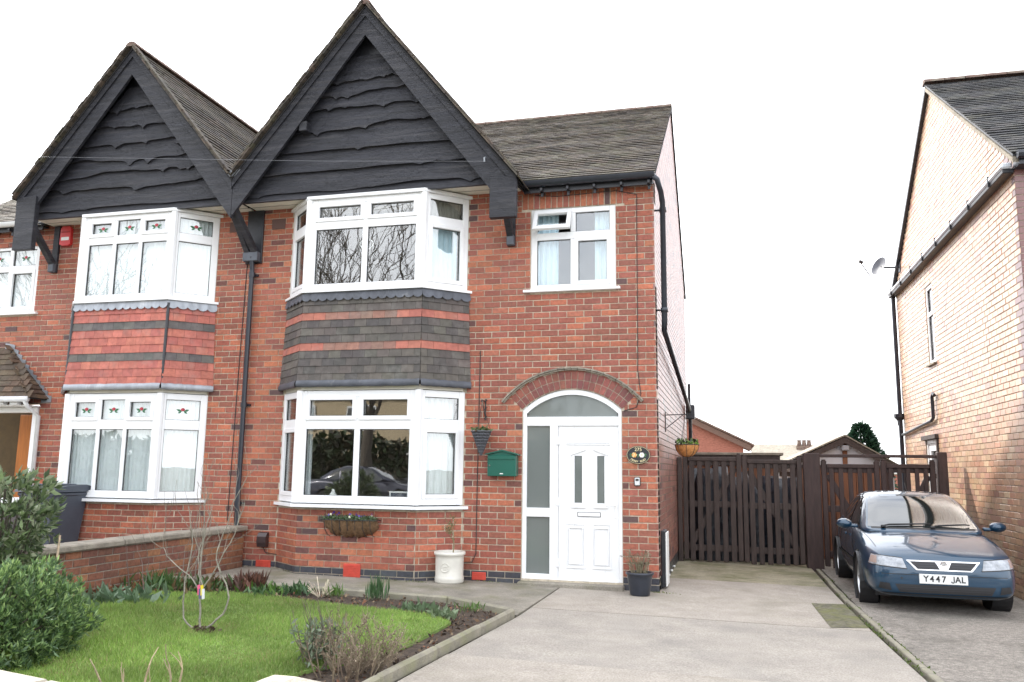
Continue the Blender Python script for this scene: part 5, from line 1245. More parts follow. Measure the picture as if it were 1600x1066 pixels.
    def patch(name, quad, m, tree, axis, off=.004, nu=14, nv=8, parent=car, thick=.0):
        """surface patch that follows the bodywork: quad corners in the projection plane, cast along the axis"""
        g = G(); vs = []; ok = []
        for j in range(nv+1):
            for i in range(nu+1):
                s, t = i/nu, j/nv
                a = [quad[0][k]+(quad[1][k]-quad[0][k])*s for k in (0,1)]; b = [quad[3][k]+(quad[2][k]-quad[3][k])*s for k in (0,1)]
                p2 = [a[k]+(b[k]-a[k])*t for k in (0,1)]
                if axis == 'y': o_, d = Vector((p2[0], -3, p2[1])), Vector((0,1,0))
                elif axis == 'x-': o_, d = Vector((-3, p2[0], p2[1])), Vector((1,0,0))
                elif axis == 'x+': o_, d = Vector((3, p2[0], p2[1])), Vector((-1,0,0))
                else: o_, d = Vector((p2[0], p2[1], 4)), Vector((0,0,-1))
                hit = tree.ray_cast(o_, d)
                if hit[0] is None: vs.append((0,0,0)); ok.append(False)
                else: vs.append(hit[0]-d*off); ok.append(True)
        W2 = nu+1
        fs = [(j*W2+i, j*W2+i+1, (j+1)*W2+i+1, (j+1)*W2+i) for j in range(nv) for i in range(nu) if all(ok[q] for q in (j*W2+i, j*W2+i+1, (j+1)*W2+i+1, (j+1)*W2+i))]
        if not fs: return None
        g.add(vs, fs); return mk(name, g, m, parent, smooth=True)
    patch('windscreen_surround', [(-.70,.925),(.70,.925),(.575,1.355),(-.575,1.355)], M_trim, bvc, 'y', .004, 18, 12)
    patch('windscreen', [(-.665,.945),(.665,.945),(.55,1.335),(-.55,1.335)], M_cglass, bvc, 'y', .008, 18, 12)
    for s, ax in ((-1, 'x-'), (1, 'x+')):
        patch('front_side_window', [(1.42,.945),(2.20,.955),(2.20,1.315),(1.99,1.315)], M_cglass, bvc, ax, .006, 10, 8)
        patch('rear_side_window', [(2.27,.957),(3.02,.965),(3.02,1.30),(2.27,1.317)], M_cglass, bvc, ax, .006, 10, 8)
        patch('quarter_window', [(3.06,.967),(3.50,.985),(3.25,1.22),(3.06,1.29)], M_cglass, bvc, ax, .006, 8, 6)
        patch('door_seam', [(2.225,.25),(2.237,.25),(2.237,.90),(2.225,.90)], M_trim, bvh, ax, .002, 1, 14)
        patch('door_seam', [(1.27,.25),(1.282,.25),(1.262,.86),(1.25,.86)], M_trim, bvh, ax, .002, 1, 14)
        patch('rubbing_strip', [(1.30,.475),(3.10,.475),(3.10,.515),(1.30,.515)], M_trim, bvh, ax, .010, 18, 1)
        patch('side_repeater', [(1.14,.56),(1.22,.56),(1.22,.59),(1.14,.59)], M_amber, bvh, ax, .006, 2, 2)
        g = G(); x = s*.862
        g.hexa((x, 2.08, .79), (.014,0,0), (0,.08,0), (0,0,.018), .008); mk('door_handle', g, paint, car)
    # nose
    patch('headlamp', [(-.80,.560),(-.405,.530),(-.44,.640),(-.765,.668)], M_lens, bvh, 'y', .010, 16, 6); patch('headlamp', [(.405,.530),(.80,.560),(.765,.668),(.44,.640)], M_lens, bvh, 'y', .010, 16, 6)
    patch('indicator', [(-.795,.575),(-.725,.570),(-.715,.655),(-.765,.660)], M_amber, bvh, 'y', .013, 4, 4); patch('indicator', [(.725,.570),(.795,.575),(.765,.660),(.715,.655)], M_amber, bvh, 'y', .013, 4, 4)
    patch('lamp_shadow_line', [(-.80,.549),(-.40,.519),(-.40,.530),(-.80,.560)], M_trim, bvh, 'y', .006, 14, 1); patch('lamp_shadow_line', [(.40,.519),(.80,.549),(.80,.560),(.40,.530)], M_trim, bvh, 'y', .006, 14, 1)
    patch('bonnet_seam', [(-.77,.668),(-.44,.641),(-.44,.648),(-.77,.676)], M_trim, bvh, 'y', .005, 14, 1); patch('bonnet_seam', [(.44,.641),(.77,.668),(.77,.676),(.44,.648)], M_trim, bvh, 'y', .005, 14, 1)
    # chrome grille of two slotted halves meeting in a V
    patch('grille_chrome', [(-.30,.515),(.30,.515),(.40,.625),(-.40,.625)], M_chrome, bvh, 'y', .012, 16, 6)
    for s in (-1, 1):
        q_ = [(-.285,.527),(-.042,.527),(-.088,.613),(-.362,.613)]
        q_ = q_ if s < 0 else [(-b[0], b[1]) for b in (q_[1], q_[0], q_[3], q_[2])]
        patch('grille_opening', q_, M_trim, bvh, 'y', .017, 10, 4)
        for i in range(2):
            zz = .555+i*.024
            patch('grille_bar', [(s*.075 if s > 0 else -.28, zz), (s*.28 if s > 0 else -.075, zz), (s*.29 if s > 0 else -.09, zz+.006), (s*.09 if s > 0 else -.29, zz+.006)], mat('grille_bar_mat', (.03,.032,.038), .4), bvh, 'y', .020, 8, 1)
    hit = bvh.ray_cast(Vector((0, -3, .585)), Vector((0,1,0)))[0]
    g = G(); g.lathe([(0,-.014),(.024,-.014),(.034,-.018),(.038,-.010),(.038,.02)], (0, hit.y-.018, .588), 24, ax='y'); bd = mk('badge', g, M_chrome, car, fix=True)
    g = G(); yb = hit.y-.0345
    g.tube([(-.016, yb, .575), (-.008, yb, .590), (.004, yb, .600), (.014, yb, .596), (.006, yb, .588), (.012, yb, .578)], .0032, 4); mk('badge_emblem', g, mat('badge_grey_mat', (.25,.26,.28), .4), bd)
    patch('bumper_crease', [(-.74,.455),(.74,.455),(.74,.462),(-.74,.462)], M_trim, bvh, 'y', .003, 20, 1)
    patch('lower_intake', [(-.49,.250),(.49,.250),(.54,.345),(-.54,.345)], M_trim, bvh, 'y', .006, 18, 4)
    for i in range(2): patch('intake_bar', [(-.48,.283+i*.024),(.48,.283+i*.024),(.48,.288+i*.024),(-.48,.288+i*.024)], MATS['grille_bar_mat'], bvh, 'y', .010, 18, 1)
    for s in (-1, 1):
        q_ = [(.58,.265),(.72,.285),(.70,.355),(.60,.350)]; q_ = q_ if s > 0 else [(-b[0], b[1]) for b in (q_[1], q_[0], q_[3], q_[2])]
        patch('fog_recess', q_, M_trim, bvh, 'y', .006, 6, 4)
    patch('chin_lip', [(-.66,.222),(.66,.222),(.68,.238),(-.68,.238)], M_trim, bvh, 'y', .010, 18, 1)
    patch('tow_cover', [(-.475,.405),(-.455,.405),(-.455,.425),(-.475,.425)], M_trim, bvh, 'y', .004, 2, 2)
    # number plate
    hit = bvh.ray_cast(Vector((0, -3, .42)), Vector((0,1,0)))[0]; yp = hit.y-.022
    g = G(); g.box(-.275, .245, yp, yp+.02, .362, .472, .003); npl = mk('number_plate', g, M_plate, car)
    if detail:
        xs_ = -.232
        for chh in 'Y447 JAL':
            wd_ = {' ': .036, 'J': .050, 'L': .050}.get(chh, .064)
            if chh == 'J':
                g = G(); cx_, w2 = xs_+.024, .0055; pts = [(cx_+.014, .452), (cx_+.014, .398), (cx_+.009, .387), (cx_-.001, .383), (cx_-.011, .387), (cx_-.016, .397)]
                for (a1, b1), (a2, b2) in zip(pts[:-1], pts[1:]):
                    d_ = Vector((a2-a1, 0, b2-b1)); n_ = Vector((-d_.z, 0, d_.x)).normalized()*w2; d_ = d_*.58
                    g.hexa(((a1+a2)/2, yp-.0015-.0002*len(g.V)/8, (b1+b2)/2), d_, n_, (0, .0008, 0))
                mk('plate_letter', g, M_trim, npl)
            elif chh != ' ':
                text_mesh('plate_letter', chh, .098, npl, M_trim, (xs_+wd_/2-.003, yp-.0015, .417), (R_(90), 0, 0), .0006, .92, bold=.0022)
            xs_ += wd_
    # bonnet edge lines and cowl
    patch('cowl', [(-.66,1.06),(.66,1.06),(.70,1.20),(-.70,1.20)], M_trim, bvh, 'z', .006, 14, 3)
    for s in (-1, 1):
        q_ = [(.685,.36),(.692,.36),(.735,1.16),(.728,1.16)]; q_ = q_ if s > 0 else [(-b[0], b[1]) for b in (q_[1], q_[0], q_[3], q_[2])]
        patch('bonnet_seam', q_, M_trim, bvh, 'z', .003, 1, 16)
    patch('bonnet_emblem', [(-.05,.30),(.05,.30),(.05,.36),(-.05,.36)], mat('sticker_mat', (.5,.55,.6), .3), bvh, 'z', .002, 3, 3) if False else None
    for (xa, xb) in ((-.50, .12), (.10, .58)):
        g = G(); g.tube([(xa, 1.14, .955), (xa+.10, 1.17, .975), (xb-.06, 1.19, .995), (xb, 1.21, .985)], [.010,.013,.010,.006], 6); g.hexa((xa+.02, 1.13, .955), (.03,0,0), (0,.025,0), (0,0,.016), .008); mk('wiper', g, M_trim, car)
    g = G(); g.box(-.09, .09, 1.86, 1.90, 1.245, 1.285, .01); mk('rear_view_mirror', g, M_trim, car)
    for s in (-1, 1):
        g = G(); vs = []
        for j in range(7):
            a = math.pi*j/6-math.pi/2
            for k in range(14): b = 2*math.pi*k/14; vs.append((s*(.945+.105*math.cos(a)*math.cos(b)), 1.36+.085*math.sin(a), .965+.068*math.cos(a)*math.sin(b)))
        g.add(vs, [(j*14+k, j*14+(k+1)%14, (j+1)*14+(k+1)%14, (j+1)*14+k) for j in range(6) for k in range(14)]); g.hexa((s*.83, 1.38, .935), (.06,0,0), (0,.04,0), (0,0,.022), .01); mk('door_mirror', g, paint, car, smooth=True, fix=True)
    g = G(); g.tube([(.0, 2.15, 1.40), (.0, 2.3, 1.52)], .005, 5); mk('aerial', g, M_trim, car)
    # wheels
    for yy in (.87, 3.50):
        for s in (-1, 1):
            c0 = (s*.755, yy, .30); g = G(); prof = [(.20,-.09),(.285,-.098),(.302,-.075),(.305,0),(.302,.075),(.285,.098),(.20,.09)]
            g.lathe(prof, c0, 32, ax='x'); wh = mk('wheel', g, M_tyre, car, smooth=True, fix=True)
            g = G(); sgn = s; g.lathe([(.205, .085*sgn), (.20, .06*sgn), (.18, .03*sgn), (0, .03*sgn)], c0, 28, ax='x'); mk('rim', g, M_alloy, wh, smooth=True, fix=True)
            for k in range(7):
                t = 2*math.pi*k/7; d = Vector((0, math.cos(t), math.sin(t))); p_ = Vector((0, -math.sin(t), math.cos(t))); g = G(); g.hexa(Vector(c0)+Vector((s*.062,0,0))+d*.115, d*.085, p_*.020, Vector((.014,0,0)), .006); mk('spoke', g, M_alloy, wh)
            g = G(); g.lathe([(.05,.05*sgn),(.045,.082*sgn),(0,.085*sgn)], c0, 16, ax='x'); mk('hub_cap', g, M_alloy, wh, fix=True)
            g = G(); g.lathe([(.34,-.12),(.34,.10)], c0, 24, ax='x'); g.lathe([(0,-.12*s),(.34,-.12*s)], c0, 24, ax='x'); mk('wheel_arch_liner', g, M_trim, car)
    g = G(); g.box(-.70, .70, .5, 4.1, .14, .19); mk('underbody', g, M_trim, car)
    # no interior built: the dark cabin is put into the opaque black glass colour
    car.location = loc; car.rotation_euler = (0, 0, rz); car.scale = (sc, sc, sc)
    return car
make_car('dark metallic blue saloon with chrome V grille parked beside pale brick wall', None, M_paint, (3.13, -.36, gz(3.1)-.004), R_(-1.2), .93)

# ------------------------------------------------------------------ garden walls
bw = thing('boundary_wall', 'low brown brick garden wall with weathered stone coping between the two front gardens', 'wall', (-5.85, -2, 0))
BX = -5.78
frb = Fr((BX, -6.55, 0), (0, 1, 0), (1, 0, 0)); LB = 6.50
g = G(); g.box(BX-.22, BX-.008, -6.55, -.06, -.1, .565); mk('core', g, M_dmortar, bw)
build_bricks(bw, [(frb, lay_bricks(frb, LB, .0, .565, [], bound_col, z_org=-.016)), (Fr((BX-.22, -.05, 0), (1,0,0), (0,1,0)), [])], M_brick, 'bound', bound_col, 300)
y = -6.6
while y < -.1:
    L = min(random.uniform(.55, .8), -.04-y); g = G(); g.hexa((BX-.11+random.uniform(-.006,.006), y+L/2, .605+random.uniform(-.004,.004)), (.165,0,0), (0,L/2-.004,0), (0,0,.035), .014); mk('coping_stone', g, M_stone, bw); y += L
# street wall with pale coping and end pier
fw_ = thing('front_wall', 'low street wall with pale rough coping stones beside the big bush', 'wall', (-3.5, -7, 0))
A, B = Vector((-5.7, -6.69, 0)), Vector((-1.22, -7.68, 0)); D = B-A; U = D.normalized(); Wn = Vector((U.y, -U.x, 0))
g = G(); g.hexa((A+B)/2+Vector((0,0,.18)), D/2, Wn*.10, (0,0,.27)); mk('core', g, M_dmortar, fw_)
bl = lay_bricks(Fr(A+Wn*.11, U, Wn), D.length, -.05, .44, [], bound_col); bl2 = lay_bricks(Fr(A-Wn*.11, U, -Wn), D.length, -.05, .44, [], bound_col)
build_bricks(fw_, [(Fr(A+Wn*.11, U, Wn), bl), (Fr(A-Wn*.11, U, -Wn), bl2)], M_brick, 'bound', bound_col, 0)
t = 0
while t < D.length-.05:
    L = min(random.uniform(.5, .7), D.length-t); c0 = A+U*(t+L/2)+Vector((0,0,.465+random.uniform(-.003,.003))); g = G(); g.hexa(c0, U*(L/2-.004), Wn*.16, Vector((0,0,.035)), .015); mk('coping_stone', g, M_pale, fw_); t += L
pi_ = thing('gate_pier', 'brick end pier with pale pyramid cap stone at the drive entrance', 'pier', (-1.0, -7.3, 0))
px, py = -.97, -7.34
g = G(); g.box(px-.16, px+.16, py-.16, py+.16, -.05, .50, .006, (.24,.11,.065)); mk('shaft', g, M_brick, pi_)
g = G(); s1, s2 = .19, .05; zc = .485
g.add([(px+a*s1, py+b*s1, zc) for a, b in ((-1,-1),(1,-1),(1,1),(-1,1))] + [(px+a*s1, py+b*s1, zc+.05) for a, b in ((-1,-1),(1,-1),(1,1),(-1,1))] + [(px+a*s2, py+b*s2, zc+.11) for a, b in ((-1,-1),(1,-1),(1,1),(-1,1))],
      [(3,2,1,0)] + [(i, (i+1)%4, 4+(i+1)%4, 4+i) for i in range(4)] + [(4+i, 4+(i+1)%4, 8+(i+1)%4, 8+i) for i in range(4)] + [(8,9,10,11)]); mk('cap_stone', g, M_pale, pi_)
# wheelie bin
bx, by = -8.43, -.75; z0 = gz(bx)-.02
a = thing('wheelie_bin', 'dark grey wheelie bin with closed lid behind the low garden wall', 'bin', (bx, by, z0))
g = G(); b0, b1 = .22, .285
vs = [(bx+i*b0, by+j*b0*1.1, z0+.06) for i, j in ((-1,-1),(1,-1),(1,1),(-1,1))] + [(bx+i*b1, by+j*b1*1.15, z0+.97) for i, j in ((-1,-1),(1,-1),(1,1),(-1,1))]
g.add(vs, [(3,2,1,0)] + [(i, (i+1)%4, 4+(i+1)%4, 4+i) for i in range(4)] + [(4,5,6,7)]); g.box(bx-.30, bx+.30, by-.345, by+.345, .92+z0, .97+z0, .012); mk('body', g, M_bin, a)
g = G(); g.prism([(bx-.32, by-.38, z0+.975), (bx-.32, by-.36, z0+1.01), (bx-.32, by-.1, z0+1.06), (bx-.32, by+.25, z0+1.075), (bx-.32, by+.38, z0+1.04), (bx-.32, by+.38, z0+.975)], (.64, 0, 0)); g.box(bx-.2, bx+.2, by-.12, by+.2, z0+1.06, z0+1.085, .01); mk('lid', g, M_bin, a)
g = G(); g.tube([(bx-.26, by+.42, z0+.99), (bx+.26, by+.42, z0+.99)], .018, 8); g.box(bx-.27, bx-.23, by+.33, by+.43, z0+.94, z0+1.0); g.box(bx+.23, bx+.27, by+.33, by+.43, z0+.94, z0+1.0); mk('handle', g, M_bin, a)
for s in (-1, 1):
    g = G(); g.lathe([(0,-.025),(.1,-.025),(.1,.025),(0,.025)], (bx+s*.26, by+.27, z0+.10), 16, ax='x'); mk('wheel', g, M_gasket, a, fix=True)

# ------------------------------------------------------------------ lawn, beds and plants
def inpoly(P2, poly):
    x, y = P2[:,0], P2[:,1]; c = np.zeros(len(P2), bool); n = len(poly); j = n-1
    for i in range(n):
        xi, yi = poly[i]; xj, yj = poly[j]
        c ^= ((yi > y) != (yj > y)) & (x < (xj-xi)*(y-yi)/(yj-yi+1e-12)+xi); j = i
    return c
GR = [(.20,.32,.06),(.245,.38,.075),(.175,.285,.06),(.33,.42,.13),(.26,.35,.10)]
n = 190000; P2 = np.stack([rng.uniform(-5.6, -1.55, n), rng.uniform(-7.0, -2.2, n)], 1)
edge = [(x+.06*math.sin(i*2.3), y+.06*math.cos(i*1.7)) for i, (x, y) in enumerate(LAWN)]
dn = np.array([0.07*math.sin(p[0]*7.1+p[1]*3.3)+.05*math.sin(p[1]*9.7-p[0]*4.1) for p in P2[:1]])
P2 = P2 + np.stack([.06*np.sin(P2[:,1]*9.0), .06*np.sin(P2[:,0]*8.0)], 1)
P2 = P2[inpoly(P2, LAWN)]; n = len(P2)
base = np.stack([P2[:,0], P2[:,1], -.015*P2[:,0]+.028], 1)
hgt = rng.uniform(.022, .06, n)[:,None]*(.75+.35*np.sin(P2[:,:1]*3.1+1)*np.sin(P2[:,1:]*2.3)); lean = rng.normal(size=(n,3))*.35; lean[:,2] = 1
ang = rng.uniform(0, 6.28, n); sd_ = np.stack([np.cos(ang), np.sin(ang), np.zeros(n)], 1)*.0035
V = np.stack([base-sd_, base+sd_, base+lean*hgt], 1)
patchy = (.5+.5*np.sin(P2[:,0]*2.1+.7*np.sin(P2[:,1]*3))*np.sin(P2[:,1]*1.7+1))[:,None]
c = np.array(GR)[rng.integers(0, 5, n)]*(.72+.50*patchy)*rng.uniform(.8, 1.2, (n,1))
dead = rng.uniform(0, 1, n) < .05+.16*(np.sin(P2[:,0]*3.7+2)*np.sin(P2[:,1]*4.3+.5) > .55); c[dead] = (.30,.27,.12)
npmesh('grass', V, None, c, M_gleaf, None, 'stuff', 'short green lawn grass in the front garden', 'grass', 3)
# soil clods, dead leaves and stems on the bed
BED = [(-5.68, -1.86), (-2.2, -1.9), (-1.38, -2.32), (-1.54, -5.2), (-1.6, -7.0), (-2.4, -6.7), (-2.1, -5.2), (-1.72, -4.4), (-1.68, -3.0), (-2.0, -2.72), (-3.26, -2.52), (-4.55, -2.36), (-5.4, -2.7)]
n = 9000; P2 = np.stack([rng.uniform(-5.7, -1.3, n), rng.uniform(-7, -1.8, n)], 1); P2 = P2[inpoly(P2, BED)]; n = len(P2)
pts = np.stack([P2[:,0], P2[:,1], -.015*P2[:,0]+.008+rng.uniform(0, .02, n)], 1)
leaves('bed_litter', pts[:n*2//3], .045, [(.10,.065,.04),(.16,.10,.06),(.07,.05,.035),(.22,.16,.10),(.20,.09,.05),(.05,.035,.028)], None, .6, .1, mat('litter_mat', attr=True, rough=.9), 'stuff', label='dead leaves and soil crumbs strewn over the flower bed', cat='leaf litter')
def clump(label, x, y, n, L, cols, cat='plant', asp=.12, spread=.5, group=None, name='bulb_clump', rad=.06, width=None):
    z0 = gz(x)+.01; p0 = np.stack([x+rng.normal(size=n)*rad, y+rng.normal(size=n)*rad, np.full(n, z0)], 1)
    d = np.stack([rng.normal(size=n)*spread, rng.normal(size=n)*spread, np.ones(n)], 1)
    o = leaves(name, p0, L, cols, None, asp, .3, None, None, .1, .3, label, cat, dirs=d)
    if group: o['group'] = group
    return o
DAFF = [(.08,.15,.06),(.10,.18,.08),(.06,.12,.05)]
FRESH = [(.10,.20,.04),(.08,.17,.03),(.14,.24,.06)]
clump('tall upright daffodil leaves at the path edge opposite the white planter', -2.88, -2.0, 45, .24, DAFF, spread=.16, asp=.10, rad=.05)
clump('small bright green bulb tuft beside the cut pale stems', -3.34, -2.0, 40, .14, FRESH, spread=.35, asp=.10, rad=.04)
clump('bluish low leafy clump left of the cut pale stems', -3.85, -2.0, 90, .13, DAFF, spread=.7, asp=.2, rad=.09)
clump('bright green grass tuft at the corner of the concrete edging', -1.72, -2.25, 50, .10, FRESH, spread=.5, asp=.10, rad=.06)
clump('grey-green rosette by the edging corner', -1.85, -2.75, 60, .12, [(.16,.22,.12),(.20,.26,.15)], spread=1.0, asp=.35, rad=.07)
clump('small grey-green seedling clump near the lawn corner', -2.2, -2.5, 60, .12, [(.15,.22,.12),(.12,.18,.09)], spread=1.0, asp=.35, rad=.08)['kind'] = 'stuff'
clump('sprawling leafy perennial at the foot of the garden wall', -5.15, -3.25, 180, .17, [(.14,.22,.13),(.18,.26,.16),(.10,.16,.08)], spread=1.0, asp=.35, rad=.18)['kind'] = 'stuff'
clump('dark green strap-leaved clump against the low garden wall', -5.35, -2.35, 140, .22, [(.05,.11,.03),(.07,.14,.04),(.10,.16,.05)], spread=.6, asp=.10, rad=.16)['kind'] = 'stuff'
clump('mixed green ground cover under the low garden wall', -4.9, -2.12, 220, .15, [(.06,.11,.03),(.09,.15,.05),(.18,.12,.06)], spread=.8, asp=.25, rad=.22)['kind'] = 'stuff'
clump('green ground cover beside the brown dead clump', -4.15, -2.15, 120, .12, FRESH+DAFF, spread=.8, asp=.25, rad=.15)['kind'] = 'stuff'
clump('reddish dead leaves heaped at the base of the garden wall', -5.45, -3.0, 140, .12, [(.22,.085,.04),(.28,.12,.06),(.15,.07,.04)], spread=1.2, asp=.5, rad=.14, name='dead_leaf_heap')['kind'] = 'stuff'
clump('brown dead perennial clump with two pale cut canes on the path edge', -4.45, -1.98, 150, .20, [(.14,.07,.05),(.20,.10,.07),(.10,.06,.045)], spread=.7, asp=.25, rad=.09, name='dead_clump')
clump('red-brown fern remains by the wall end of the path', -5.0, -1.95, 70, .12, [(.18,.09,.06),(.12,.12,.05)], spread=.9, asp=.3, rad=.12, name='dead_clump')
a = thing('cut_stems', 'splayed pale cut stems in the bed beside the bulb tuft', 'plant', (-3.52, -2.05, .06))
g = G()
for i in range(14): t = random.uniform(0, 6.28); r = random.uniform(.06,.16); g.tube([(-3.52+.03*math.cos(t), -2.05+.03*math.sin(t), .06), (-3.52+r*math.cos(t), -2.05+r*math.sin(t), .06+random.uniform(.06,.2))], .005, 5, jit((.55,.48,.36), .15))
mk('stem', g, M_twig, a, kind='stuff')
# dead lavender and greyish plants in the near bed
a = thing('dead_lavender', 'straggly grey-brown dead shrub in the bed by the edging', 'shrub', (-1.72, -4.95, gz(-2)))
g = G(); z0 = gz(-2)+.01
for i in range(70):
    t = random.uniform(0, 6.28); r = random.uniform(0, .30); x, y = -1.72+r*math.cos(t)*.8, -4.95+r*math.sin(t)*1.2
    twigs(g, (x, y, z0), (math.cos(t)*.5+.15, math.sin(t)*.5, 1), random.uniform(.10, .22), .005, 2, .6, .7, 2, .1, jit((.22,.17,.12), .2), rmin=.0016)
mk('twig', g, M_twig, a, kind='stuff')
ps = np.array(g.V)[rng.integers(0, len(g.V), 1700)]; leaves('withered_leaf', ps, .022, [(.20,.16,.11),(.26,.21,.15),(.15,.12,.08)], a, .4, .3, mat('litter_mat'), 'stuff')
a = thing('grey_leaved_shrub', 'small grey-green shrub with dry flower spikes beside the dead shrub', 'shrub', (-2.06, -4.9, gz(-2.4)))
g = G(); z0 = gz(-2.4)+.01
for i in range(34): t = random.uniform(0, 6.28); twigs(g, (-2.06+random.gauss(0,.06), -4.9+random.gauss(0,.07), z0), (math.cos(t)*.4, math.sin(t)*.4, 1), random.uniform(.16,.3), .005, 1, .4, .7, 2, .2, jit((.16,.13,.10), .2))
mk('stem', g, M_twig, a, kind='stuff')
ps = np.array([v for v in g.V if v[2] < z0+.30]); ps = ps[rng.integers(0, len(ps), 520)]; leaves('foliage', ps, .06, [(.17,.22,.14),(.22,.27,.19),(.13,.17,.10)], a, .3, .3)
a = thing('dry_canes', 'few dry pruned canes standing on the lawn edge near the street wall', 'plant', (-2.9, -6.2, .05))
g = G()
for (x, y, h_) in ((-2.62,-6.05,.22),(-2.55,-6.1,.16),(-2.42,-6.08,.24),(-2.80,-6.0,.14),(-2.98,-5.95,.15),(-2.34,-6.1,.22)): twigs(g, (x, y, .04), (random.gauss(0,.15), random.gauss(0,.15), 1), h_, .009, 1, .6, .6, 1, .2, jit((.42,.34,.22), .2))
mk('cane', g, M_twig, a, kind='stuff')
# young bare tree on the lawn with plant labels
tx, ty = -3.52, -4.22; tz = gz(tx)+.03
a = thing('young_tree', 'bare multi-stemmed young tree with coloured tags planted in the lawn', 'tree', (tx, ty, tz))
g = G()
def stem(pts, r0, r1, sub=3):
    q0 = [Vector(p) for p in pts]; pts = []
    for i in range(len(q0)-1):
        p0, p1, p2, p3 = q0[max(i-1, 0)], q0[i], q0[i+1], q0[min(i+2, len(q0)-1)]
        for t in (0, .25, .5, .75): pts.append(.5*((2*p1)+(p2-p0)*t+(2*p0-5*p1+4*p2-p3)*t*t+(3*p1-p0-3*p2+p3)*t**3) + Vector((random.gauss(0,.004), random.gauss(0,.004), 0)))
    pts.append(q0[-1]); n = len(pts); g.tube(pts, [r0+(r1-r0)*i/(n-1) for i in range(n)], 7, (.25,.23,.19), cap=False)
    for k in range(sub):
        i = random.randint(n//2, n-1); d = (pts[i]-pts[i-1]).normalized(); ax = d.orthogonal(); ax.rotate(Matrix.Rotation(random.uniform(0,6.28), 3, d))
        twigs(g, pts[i], d+ax.normalized()*.7, random.uniform(.14,.26), r1*.9, 2, .45, .75, 1, .25, jit((.22,.19,.155), .15), wig=.10)
stem([(tx, ty, tz), (tx-.01, ty, tz+0.200), (tx-.03, ty, tz+0.440), (tx-.02, ty, tz+0.760), (tx+.03, ty, tz+1.000)], 0.0101, 0.0042, 4)
stem([(tx+.02, ty, tz), (tx+.20, ty+.02, tz+0.144), (tx+.24, ty+.02, tz+0.336), (tx+.12, ty+.0, tz+0.600), (tx+.20, ty, tz+0.880), (tx+.26, ty, tz+1.104)], 0.0094, 0.0035, 4)
stem([(tx-.03, ty, tz), (tx-.16, ty, tz+0.096), (tx-.17, ty, tz+0.400), (tx-.14, ty+.02, tz+0.720), (tx-.20, ty, tz+1.040)], 0.0086, 0.0035, 4)
stem([(tx-.02, ty, tz+0.304), (tx-.10, ty, tz+0.416), (tx-.34, ty, tz+0.576), (tx-.42, ty, tz+0.680)], 0.0065, 0.0028, 3)
stem([(tx, ty, tz+0.336), (tx+.10, ty, tz+0.496), (tx+.28, ty, tz+0.816), (tx+.36, ty, tz+1.080)], 0.0065, 0.0028, 4)
stem([(tx, ty, tz+0.360), (tx-.06, ty, tz+0.600), (tx-.02, ty, tz+0.880), (tx-.06, ty, tz+1.160)], 0.0065, 0.0028, 4)
mk('branches', g, M_twig, a)
for i, col in enumerate(((.75,.12,.25),(.12,.12,.22),(.75,.60,.04),(.7,.7,.72))):
    g = G(); g.hexa((tx-.02+i*.018, ty-.02-.004*i, tz+.34-.03*(i % 2)), (.013,0,.003), (0,.0012,0), (-.003,0,.042), 0, col); mk('tag', g, M_lbl, a)
th = rng.uniform(0, 6.28, 70); rr = .12*np.sqrt(rng.uniform(0, 1, 70)); leaves('tree_pit_soil', np.stack([tx+.06+rr*np.cos(th), ty+rr*.7*np.sin(th), np.full(70, tz+0.010)], 1), .05, [(.07,.045,.03),(.10,.06,.04)], a, .8, .2, mat('litter_mat'), 'stuff')
# two more bare saplings by the wall, a cane
for lab, x, y, hh, dd in (('thin bare sapling against the low garden wall, left of the young tree', -5.25, -2.9, .75, 2), ('twiggy bare shrub in the wall bed near the path', -5.1, -2.2, .85, 3)):
    b = thing('bare_sapling', lab, 'shrub', (x, y, gz(x))); g = G()
    for k in range(3 if dd == 2 else 5): twigs(g, (x+random.gauss(0,.05), y+random.gauss(0,.05), gz(x)), (random.gauss(0,.25), random.gauss(0,.25), 1), hh*.5, .006, dd, .5, .75, 1, .25, jit((.17,.13,.11), .15), wig=.08)
    mk('branches', g, M_twig, b)
g = G(); g.tube([(-5.32, -3.95, .05), (-5.31, -3.93, .80)], .010, 6, (.55,.42,.30)); mk('garden_cane', g, M_twig, None, label='upright bamboo cane between the two evergreen bushes and the wall', cat='cane')

